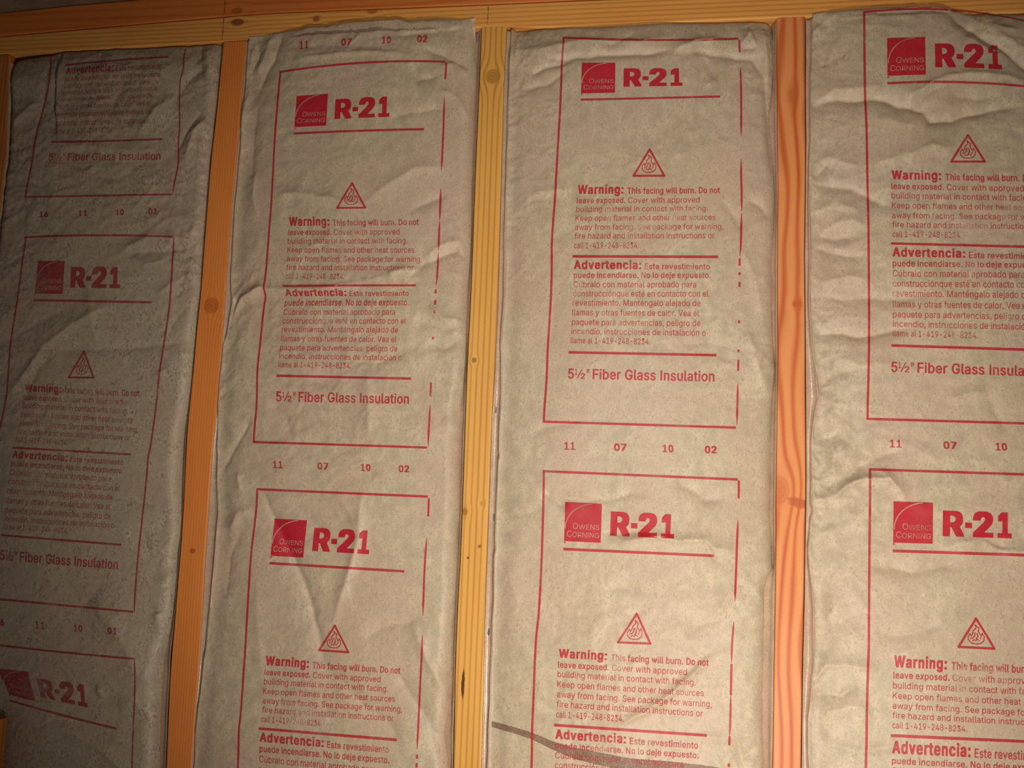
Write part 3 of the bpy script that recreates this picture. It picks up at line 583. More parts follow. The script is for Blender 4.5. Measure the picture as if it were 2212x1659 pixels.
def warp(T, u, v):
    T = np.array(T, float); vv = T[:, 0]
    sl = np.zeros_like(T)
    for i in range(len(T)):
        if i == 0: sl[i] = (T[1]-T[0])/(vv[1]-vv[0])
        elif i == len(T)-1: sl[i] = (T[-1]-T[-2])/(vv[-1]-vv[-2])
        else:
            a = (T[i]-T[i-1])/(vv[i]-vv[i-1]); c = (T[i+1]-T[i])/(vv[i+1]-vv[i])
            m = np.where(a*c > 0, 2*a*c/np.where(a+c == 0, 1, a+c), 0); sl[i] = np.where(a*c > 0, m, 0.5*(a+c)*0.5)
    i = np.clip(np.searchsorted(vv, v)-1, 0, len(T)-2); h = (vv[i+1]-vv[i]); t = ((v-vv[i])/h)[:, None]; h = h[:, None]
    R = T[i]*(2*t**3-3*t**2+1)+sl[i]*h*(t**3-2*t**2+t)+T[i+1]*(3*t**2-2*t**3)+sl[i+1]*h*(t**3-t**2)
    bum = 4*u*(1-u)
    return R[:,1]+(R[:,3]-R[:,1])*u+bum*R[:,6], R[:,2]+(R[:,4]-R[:,2])*u+bum*R[:,5]

# ---- flat artwork in cell units: x = u*UW, y = v (down)
UW = 422.0
def from_bm(bm):
    bmesh.ops.triangulate(bm, faces=[f for f in bm.faces if len(f.verts) > 4])
    bm.verts.index_update()
    V = np.array([(v.co.x, v.co.y) for v in bm.verts]); F = [[v.index for v in f.verts] for f in bm.faces]
    bm.free(); return V, F
def chop(bm, step):
    xs_ = [v.co.x for v in bm.verts]; ys_ = [v.co.y for v in bm.verts]
    for ax, lo, hi in ((0, min(xs_), max(xs_)), (1, min(ys_), max(ys_))):
        k = math.floor(lo/step)+1
        while k*step < hi:
            co = (k*step, 0, 0) if ax == 0 else (0, k*step, 0); no = (1,0,0) if ax == 0 else (0,1,0)
            bmesh.ops.bisect_plane(bm, geom=bm.verts[:]+bm.edges[:]+bm.faces[:], plane_co=co, plane_no=no, dist=1e-5)
            k += 1
# outlines of the sans-serif letters (advance, contours) in 1/1000 em
GLYPHS = json.loads(r"""{"\"":[321,["78 318 70 509 136 509 128 318","193 318 185 509 250 509 243 318"]],",":[188,["38 -119 68 71 137 71 84 -119"]],"-":[453,["337 244 337 188 114 188 114 244"]],".":[188,["95 -4 78 -1 63 9 53 24 50 41 53 59 63 73 78 83 95 87 113 83 128 73 138 59 141 41 138 24 128 9 113 -1"]],"0":[453,["227 -7 174 1 130 24 95 62 69 113 57 155 50 202 48 254 50 306 57 353 69 395 95 447 130 484 174 508 227 516 279 508 323 484 358 447 384 395 396 353 403 306 405 254 403 202 396 155 384 113 359 62 323 24 279 1","227 50 261 56 290 74 313 103 330 144 340 194 344 254 340 314 330 365 313 405 290 435 261 453 227 460 192 453 163 435 140 405 123 365 113 314 109 254 113 194 123 144 140 103 163 74 192 56"]],"1":[453,["76 0 76 55 391 55 391 0","276 509 276 0 212 0 212 448 86 358 86 427 198 509"]],"2":[453,["64 0 64 47 234 229 261 257 282 282 299 305 311 327 318 348 320 371 317 397 308 419 293 436 273 449 250 457 224 460 196 457 172 447 153 433 139 413 130 390 127 362 66 362 71 405 86 442 111 473 143 496 182 511 225 516 268 511 306 497 337 474 361 445 376 411 381 372 378 345 371 318 357 290 336 259 306 223 267 180 153 60 389 57 389 0"]],"3":[453,["218 -7 173 -3 133 10 98 30 70 57 52 91 44 132 109 132 115 107 126 87 144 71 165 59 191 52 219 50 248 53 275 61 297 74 315 93 325 116 329 145 326 172 316 196 299 217 275 234 242 244 201 248 157 248 157 299 288 448 288 452 70 452 70 509 372 509 372 461 211 278 211 289 264 288 308 276 344 253 371 222 387 186 393 145 387 103 370 66 344 36 309 12 266 -2"]],"4":[453,["40 105 40 158 247 509 311 509 109 166 413 163 413 105","282 0 282 121 282 146 282 318 343 318 343 0"]],"5":[453,["221 -7 178 -2 140 11 108 32 83 60 66 93 60 130 122 130 127 108 138 89 154 73 173 60 196 52 221 50 250 53 276 64 298 82 314 104 324 131 328 162 324 193 314 221 297 244 275 262 248 273 218 277 192 275 167 268 145 258 128 246 67 253 96 509 366 509 366 452 151 452 134 301 155 315 178 325 203 331 229 334 263 330 294 321 321 306 345 285 364 260 379 231 388 199 391 163 385 117 369 76 343 41 309 15 268 -1"]],"6":[453,["226 -7 182 -1 142 15 109 40 84 74 69 115 64 162 68 199 80 239 102 285 137 340 252 509 322 509 151 261 145 261 154 275 165 288 179 299 196 307 214 312 235 314 278 309 316 295 346 271 370 240 384 201 389 157 384 112 368 73 343 39 310 14 271 -2","226 48 254 52 279 63 299 79 314 101 324 128 327 157 324 187 314 213 299 235 279 251 254 262 226 265 198 262 174 252 153 235 138 214 128 188 125 158 128 128 138 102 153 79 174 63 198 52"]],"7":[453,["97 0 323 448 323 452 62 452 62 509 391 509 391 449 165 0"]],"8":[453,["226 -7 178 -2 136 11 101 33 74 62 57 96 52 135 55 166 65 195 81 220 101 241 125 256 153 265 119 282 93 308 76 342 70 380 75 417 90 450 114 477 146 498 184 511 226 516 269 511 306 498 337 477 361 450 377 417 382 380 376 342 359 308 333 282 300 267 327 256 351 241 372 220 387 195 397 166 401 135 395 96 378 62 352 33 317 11 275 -2","226 49 258 52 285 60 307 74 323 91 333 113 337 139 333 165 322 189 305 208 283 223 256 232 226 235 196 232 169 223 147 208 130 189 119 165 115 139 119 113 129 91 145 74 167 60 195 52","226 290 252 292 274 300 293 313 307 330 316 351 319 376 316 399 308 420 294 437 275 449 252 457 226 460 200 457 177 449 159 437 145 420 136 399 133 376 136 351 145 330 159 313 178 300 201 292"]],"9":[453,["226 516 271 510 310 494 343 468 368 434 384 393 389 347 385 309 373 270 350 224 315 168 200 0 130 0 301 248 307 248 299 234 287 221 273 210 257 202 238 196 218 195 175 199 137 214 106 237 83 269 68 307 64 352 69 397 85 436 110 469 143 494 182 510","226 460 199 457 174 446 154 429 138 407 129 381 125 352 129 322 138 295 154 274 174 257 199 247 226 243 254 247 279 257 299 273 314 295 324 321 327 350 324 381 314 407 299 429 279 446 254 457"]],":":[188,["95 -4 78 -1 63 9 53 24 50 41 53 59 63 73 78 83 95 87 113 83 128 73 138 59 141 41 138 24 128 9 113 -1","95 271 78 274 63 284 53 299 50 316 53 334 63 349 78 359 95 362 113 359 128 349 138 334 141 316 138 299 128 284 113 274"]],"A":[480,["16 0 201 509 276 509 463 0 395 0 287 302 276 334 264 372 250 420 232 478 245 478 228 419 213 371 201 333 191 302 85 0","110 142 110 199 370 199 370 142"]],"C":[510,["267 -7 225 -3 186 7 150 25 119 49 92 79 70 115 53 157 44 203 40 254 44 305 53 352 70 393 92 429 119 459 150 484 186 501 225 512 267 516 305 513 340 504 373 490 402 471 427 447 448 418 463 385 473 348 408 348 401 373 389 395 375 413 357 428 337 440 315 449 292 454 267 456 223 450 184 432 150 403 125 364 109 314 103 254 109 194 125 145 151 105 184 76 223 59 267 53 292 55 315 60 337 69 357 81 375 96 389 114 401 136 408 160 473 160 463 124 448 91 428 62 402 38 373 19 341 5 305 -4"]],"D":[502,["219 0 96 0 96 57 215 57 272 63 318 81 354 110 379 149 394 198 399 255 394 312 379 361 354 399 320 428 275 446 221 452 93 452 93 509 225 509 273 505 315 495 353 478 399 441 433 391 449 351 458 306 462 255 458 205 449 159 433 119 411 83 384 54 351 31 312 14 268 3","125 509 125 0 60 0 60 509"]],"E":[419,["60 0 60 509 372 509 372 452 125 452 125 286 355 286 355 229 125 229 125 57 375 57 375 0"]],"F":[410,["60 0 60 509 369 509 369 452 125 452 125 278 346 278 346 221 125 221 125 0"]],"G":[520,["269 -7 225 -3 185 7 149 25 118 49 91 79 69 116 53 157 43 203 40 254 43 305 53 352 69 393 91 429 117 459 149 484 184 501 223 512 265 516 304 513 340 504 374 489 403 469 429 445 449 416 465 384 474 349 408 349 399 372 387 393 373 411 356 427 337 439 315 448 291 454 265 456 222 450 183 432 150 404 125 364 109 314 103 254 109 194 125 145 151 105 184 76 224 59 269 53 309 57 345 71 374 93 396 123 410 160 415 202 434 199 283 199 283 256 478 256 478 200 471 141 451 91 419 50 377 19 326 0"]],"I":[300,["31 0 31 57 118 57 118 452 31 452 31 509 269 509 269 452 183 452 183 57 269 57 269 0"]],"K":[467,["104 145 104 216 139 261 174 303 212 344 364 509 448 509 231 276","60 0 60 509 125 509 125 334 124 225 125 193 125 0","372 0 188 259 228 309 449 0"]],"L":[393,["60 0 60 509 125 509 125 57 361 57 361 0"]],"M":[628,["60 0 60 509 152 509 277 187 287 159 299 123 311 84 322 49 307 49 318 83 330 121 342 158 352 187 476 509 568 509 568 0 504 0 504 291 504 327 505 369 506 413 507 457 513 457 498 409 482 363 467 322 461 305 456 291 342 0 286 0 170 291 165 304 159 321 145 361 129 408 112 457 119 457 120 416 121 372 122 328 122 291 122 0"]],"N":[523,["60 0 60 509 136 509 343 183 352 169 363 151 388 107 414 55 405 54 401 108 399 157 399 178 399 195 399 509 463 509 463 0 387 0 202 290 177 331 164 354 148 381 130 413 108 452 119 454 122 384 123 354 124 328 125 307 125 291 125 0"]],"O":[533,["267 -7 225 -3 186 7 150 25 119 49 92 79 70 115 53 157 44 203 40 254 44 305 53 352 70 393 92 429 119 459 150 484 186 501 225 512 267 516 309 512 348 501 384 484 415 459 442 429 464 393 480 352 490 305 493 254 490 203 480 157 464 115 442 79 415 49 384 25 348 7 309 -3","267 53 310 59 349 76 383 105 408 144 425 194 430 254 425 314 408 365 383 404 349 433 310 450 267 456 223 450 184 433 151 404 125 364 109 314 103 254 109 194 125 144 151 105 184 76 223 59"]],"R":[449,["60 0 60 509 236 509 290 504 333 489 367 465 390 433 405 395 409 352 405 309 390 271 367 240 333 217 289 203 236 198 96 198 96 255 234 255 269 258 298 267 319 281 334 300 342 324 345 352 342 380 334 405 319 425 298 440 269 449 233 452 125 452 125 0","353 0 230 229 303 229 428 0"]],"S":[447,["224 -9 172 -4 128 9 91 31 64 60 46 96 38 137 104 137 110 110 123 88 142 71 166 59 194 52 224 49 257 52 286 60 311 74 329 92 341 114 346 139 342 161 332 179 316 193 296 205 272 214 245 222 184 239 128 260 86 289 60 326 52 372 58 413 75 448 102 476 138 498 180 511 227 516 275 511 316 498 351 476 377 449 394 415 401 378 337 378 326 412 302 437 267 453 225 459 194 456 167 448 145 435 129 418 118 398 115 376 119 352 131 334 148 319 169 308 212 293 264 279 312 264 336 252 359 238 379 220 395 198 405 171 408 139 403 99 386 64 360 34 323 11 278 -4"]],"T":[449,["32 452 32 509 417 509 417 452 257 452 257 0 193 0 193 452"]],"V":[480,["204 0 16 509 84 509 192 206 203 176 215 137 230 89 248 31 235 31 252 90 267 138 279 176 290 206 395 509 463 509 278 0"]],"W":[686,["155 0 16 509 82 509 163 196 175 145 187 94 197 40 189 40 200 94 211 145 224 196 306 509 380 509 462 196 474 145 486 94 497 40 488 40 499 94 510 145 523 196 603 509 670 509 530 0 455 0 368 323 351 391 344 431 336 475 350 475 342 433 335 395 318 323 230 0"]],"a":[389,["160 -9 126 -5 94 5 68 22 48 45 35 73 30 108 34 138 43 161 58 179 78 193 100 203 125 211 178 220 209 224 234 227 252 230 265 235 273 243 276 255 273 279 267 297 256 311 240 322 220 329 196 331 171 329 149 322 132 313 118 301 107 288 100 274 41 291 57 322 79 346 104 364 133 375 163 382 194 384 215 383 239 379 263 372 286 360 306 343 322 320 333 290 337 251 337 0 277 0 277 52 272 52 264 38 252 25 236 12 215 1 190 -6","170 45 202 49 228 59 248 74 263 93 272 115 276 138 276 190 270 186 259 182 231 176 200 171 175 168 134 159 117 150 103 139 95 124 92 105 94 87 102 72 114 61 130 52 149 47"]],"b":[424,["229 -8 198 -5 172 4 153 17 138 31 127 46 118 59 112 59 112 0 53 0 53 509 114 509 114 319 118 319 127 331 137 346 152 360 171 373 197 381 229 384 274 378 313 361 345 332 370 293 385 245 390 189 385 133 370 84 346 45 313 16 274 -2","220 47 253 51 279 66 301 88 316 117 325 151 328 189 325 227 316 261 301 290 280 311 253 325 220 330 188 325 161 312 140 291 125 263 116 229 113 189 116 150 125 115 140 86 162 65 188 51"]],"c":[396,["207 -8 159 -2 117 16 82 46 56 85 40 133 34 187 40 243 56 291 82 330 117 360 159 378 207 384 234 383 260 377 284 368 305 356 324 341 340 322 353 301 362 277 303 262 290 289 270 311 242 325 226 329 207 330 173 325 145 310 124 287 108 258 99 224 96 187 99 151 108 117 124 89 145 66 173 51 207 46 226 48 243 52 271 66 292 89 304 117 363 102 354 78 341 56 325 37 306 21 285 9 261 -1 235 -6"]],"d":[424,["195 -8 151 -2 111 16 79 45 55 84 39 133 34 189 39 245 55 293 79 332 112 361 151 378 196 384 228 381 253 373 272 360 287 346 298 331 306 319 311 319 311 509 372 509 372 0 313 0 313 59 307 59 298 46 287 31 272 17 252 4 227 -5","205 47 236 51 263 65 284 86 299 115 309 150 312 189 309 229 300 263 284 291 263 312 237 325 205 330 172 325 145 311 124 290 108 261 99 227 96 189 99 151 109 117 124 88 145 66 172 51"]],"e":[404,["212 -8 161 -2 117 16 82 46 56 85 40 132 34 187 39 242 55 290 81 329 115 359 157 378 205 384 236 382 266 374 294 361 319 341 341 315 357 282 368 242 371 194 371 169 75 169 75 221 338 221 310 202 307 237 298 269 283 294 263 314 237 326 205 330 173 326 146 313 125 294 109 270 99 241 96 211 96 178 100 139 110 106 128 80 151 61 179 50 212 46 234 48 254 53 271 61 285 73 297 88 306 105 365 91 353 63 335 39 311 19 283 4 249 -5"]],"f":[254,["228 379 228 327 6 327 6 379","81 0 81 432 84 461 96 486 113 505 135 519 161 527 187 530 207 529 222 527 234 524 243 521 227 468 215 472 195 474 171 470 154 460 145 443 142 419 142 0"]],"g":[425,["207 -151 168 -148 134 -140 105 -127 82 -110 64 -91 51 -69 101 -41 122 -66 136 -78 154 -88 178 -95 207 -97 249 -92 282 -75 304 -47 311 -6 311 68 306 68 298 56 287 41 272 28 252 16 227 8 195 5 152 10 113 27 80 53 55 90 39 136 34 191 39 246 55 293 80 332 112 361 152 378 196 384 228 382 253 373 273 360 288 346 299 331 308 319 313 319 313 379 372 379 372 -9 367 -54 350 -90 324 -117 291 -136 251 -147","205 59 237 63 264 75 285 95 300 121 309 154 312 193 309 231 300 264 285 291 264 312 237 325 205 330 172 325 145 312 124 290 109 262 99 229 96 193 99 155 109 123 124 96 145 76 172 63"]],"h":[410,["114 227 114 0 53 0 53 509 114 509 114 287 102 287 124 332 152 362 187 379 227 384 264 380 295 369 321 349 341 321 353 285 357 240 357 0 296 0 296 235 290 275 273 304 246 323 210 329 184 326 161 317 141 303 126 283 117 257"]],"i":[167,["53 0 53 379 114 379 114 0","84 443 67 446 54 455 44 468 41 483 44 499 54 512 67 521 84 524 100 521 114 512 123 499 126 483 123 468 114 455 100 446"]],"j":[167,["53 379 114 379 114 -30 111 -63 102 -90 86 -113 65 -129 37 -139 4 -143 -10 -143 -10 -87 2 -87 25 -83 40 -72 50 -54 53 -29","83 443 67 446 53 455 44 468 41 483 44 499 53 512 67 521 83 524 100 521 114 512 123 499 126 483 123 468 114 455 100 446"]],"k":[381,["110 137 110 212 121 212 284 379 360 379 184 199 177 199","53 0 53 509 114 509 114 0","294 0 148 186 191 229 372 0"]],"l":[189,["139 -2 101 3 74 20 58 47 53 84 53 509 114 509 114 99 115 77 120 62 130 54 146 52 160 53 170 54 181 3 162 -1"]],"m":[610,["53 0 53 379 112 379 112 295 108 295 118 323 132 346 151 363 172 376 195 384 219 386 257 380 287 361 309 331 321 295 312 295 322 321 337 343 357 361 381 375 407 383 437 386 468 383 497 372 522 354 541 328 553 296 557 255 557 0 496 0 496 254 490 289 473 313 447 326 419 330 395 328 374 320 358 307 345 290 338 270 335 247 335 0 274 0 274 260 269 288 253 311 229 326 199 330 178 328 158 320 140 307 126 289 117 266 114 238 114 0"]],"n":[410,["114 227 114 0 53 0 53 379 112 379 112 287 102 287 124 332 152 362 187 379 227 384 264 380 295 369 321 349 341 321 353 285 357 240 357 0 296 0 296 235 290 275 273 304 246 323 210 329 184 326 161 317 141 303 126 283 117 257"]],"o":[415,["207 -8 159 -2 117 16 82 46 56 85 40 133 34 187 40 243 56 291 82 330 117 360 159 378 207 384 256 378 299 360 333 330 359 291 376 243 381 187 376 133 359 85 333 46 299 16 256 -2","207 46 242 51 270 66 292 89 307 117 316 151 319 187 316 224 307 258 292 287 270 310 242 325 207 330 173 325 145 310 124 287 108 258 99 224 96 187 99 151 108 117 124 89 145 66 173 51"]],"p":[424,["53 -143 53 379 112 379 112 319 118 319 126 331 137 346 152 360 171 373 197 381 229 384 274 378 313 361 345 332 370 293 385 245 390 189 385 133 370 84 346 45 313 16 274 -2 229 -8 198 -5 173 4 153 17 138 31 127 46 118 59 114 59 114 -143","220 47 253 51 279 66 301 88 316 117 325 151 328 189 325 227 316 261 301 290 280 311 253 325 220 330 188 325 161 312 140 291 125 263 116 229 113 189 116 150 125 115 140 86 162 65 188 51"]],"q":[424,["372 -143 311 -143 311 59 306 59 298 46 287 31 272 17 252 4 227 -5 195 -8 151 -2 111 16 79 45 55 84 39 133 34 189 39 245 55 293 79 332 112 361 151 378 196 384 228 381 253 373 272 360 287 346 298 331 307 319 313 319 313 379 372 379","205 47 236 51 263 65 284 86 299 115 309 150 312 189 309 229 300 263 284 291 263 312 237 325 205 330 172 325 145 311 124 290 108 261 99 227 96 189 99 151 109 117 124 88 145 66 172 51"]],"r":[259,["53 0 53 379 112 379 112 321 130 347 152 367 181 380 213 385 229 384 243 384 243 322 239 323 230 324 207 326 182 323 159 315 140 301 126 284 117 262 114 237 114 0"]],"s":[365,["182 -8 145 -5 112 3 84 18 62 38 45 63 36 94 94 107 105 79 124 60 150 49 181 45 217 50 244 62 262 81 268 103 265 121 254 136 237 147 212 155 149 170 104 186 72 208 53 237 47 274 51 305 65 332 87 354 115 370 149 381 187 384 223 381 254 372 279 358 299 339 314 316 324 290 268 277 258 298 243 316 219 328 187 333 156 329 131 317 114 299 109 277 112 258 124 243 144 232 172 223 229 209 275 194 306 171 325 142 331 107 326 75 312 47 290 24 260 6 223 -5"]],"t":[227,["204 379 204 327 6 327 6 379","65 471 126 471 126 98 128 76 136 61 150 53 170 50 185 51 202 54 213 2 192 -3 168 -4 125 2 92 21 72 52 65 93"]],"u":[410,["182 -5 146 -1 115 11 89 31 69 59 57 95 53 139 53 379 114 379 114 144 119 105 137 75 164 56 200 50 226 53 249 62 268 77 283 97 293 122 296 153 296 379 357 379 357 0 298 0 298 92 307 92 286 47 257 17 222 0"]],"v":[389,["163 0 17 379 84 379 165 155 187 87 206 21 184 21 203 87 224 155 305 379 371 379 226 0"]],"w":[567,["138 0 23 379 87 379 133 214 143 177 154 137 165 91 175 41 165 41 175 90 186 135 196 176 206 214 252 379 316 379 362 214 371 176 382 136 392 91 402 41 391 41 402 90 413 135 423 176 434 214 480 379 545 379 429 0 368 0 319 172 305 225 291 280 277 338 291 338 277 280 263 225 248 172 199 0"]],"x":[379,["21 0 171 218 171 171 29 379 100 379 147 306 179 253 207 206 175 206 202 253 216 279 233 306 282 379 352 379 209 169 209 214 358 0 287 0 231 85 200 136 173 182 205 182 178 136 165 112 148 85 91 0"]],"y":[389,["47 -139 61 -86 71 -87 88 -90 104 -89 118 -84 130 -74 141 -58 151 -36 163 -1 17 379 84 379 165 155 187 87 206 21 184 21 202 87 224 155 305 379 371 379 204 -58 191 -85 177 -107 159 -124 139 -136 117 -143 91 -145 65 -143 54 -141"]],"z":[380,["42 0 42 46 254 320 48 323 48 379 333 379 333 331 126 60 126 56 339 56 339 0"]],"é":[404,["212 -8 161 -2 117 16 82 46 56 85 40 132 34 187 39 242 55 290 81 329 115 359 157 378 205 384 236 382 266 374 294 361 319 341 341 315 357 282 368 242 371 194 371 169 75 169 75 221 338 221 310 202 307 237 298 269 283 294 263 314 237 326 205 330 173 326 146 313 125 294 109 270 99 241 96 211 96 178 100 139 110 106 128 80 151 61 179 50 212 46 234 48 254 53 271 61 285 73 297 88 306 105 365 91 353 63 335 39 311 19 283 4 249 -5","177 429 225 529 293 529 227 429"]],"ó":[415,["207 -8 159 -2 117 16 82 46 56 85 40 133 34 187 40 243 56 291 82 330 117 360 159 378 207 384 256 378 299 360 333 330 359 291 376 243 381 187 376 133 359 85 333 46 299 16 256 -2","207 46 242 51 270 66 292 89 307 117 316 151 319 187 316 224 307 258 292 287 270 310 242 325 207 330 173 325 145 310 124 287 108 258 99 224 96 187 99 151 108 117 124 89 145 66 173 51","181 429 228 529 297 529 231 429"]],"ú":[410,["182 -5 146 -1 115 11 89 31 69 59 57 95 53 139 53 379 114 379 114 144 119 105 137 75 164 56 200 50 226 53 249 62 268 77 283 97 293 122 296 153 296 379 357 379 357 0 298 0 298 92 307 92 286 47 257 17 222 0","178 429 226 529 294 529 228 429"]]," ":[188,[]]}""")
_h = np.array(GLYPHS['N'][1][0].split(), float).reshape(-1, 2)[:, 1].max()
GLYPHS['I'] = [185, ["58 0 58 %d 124 %d 124 0" % (_h, _h)]]
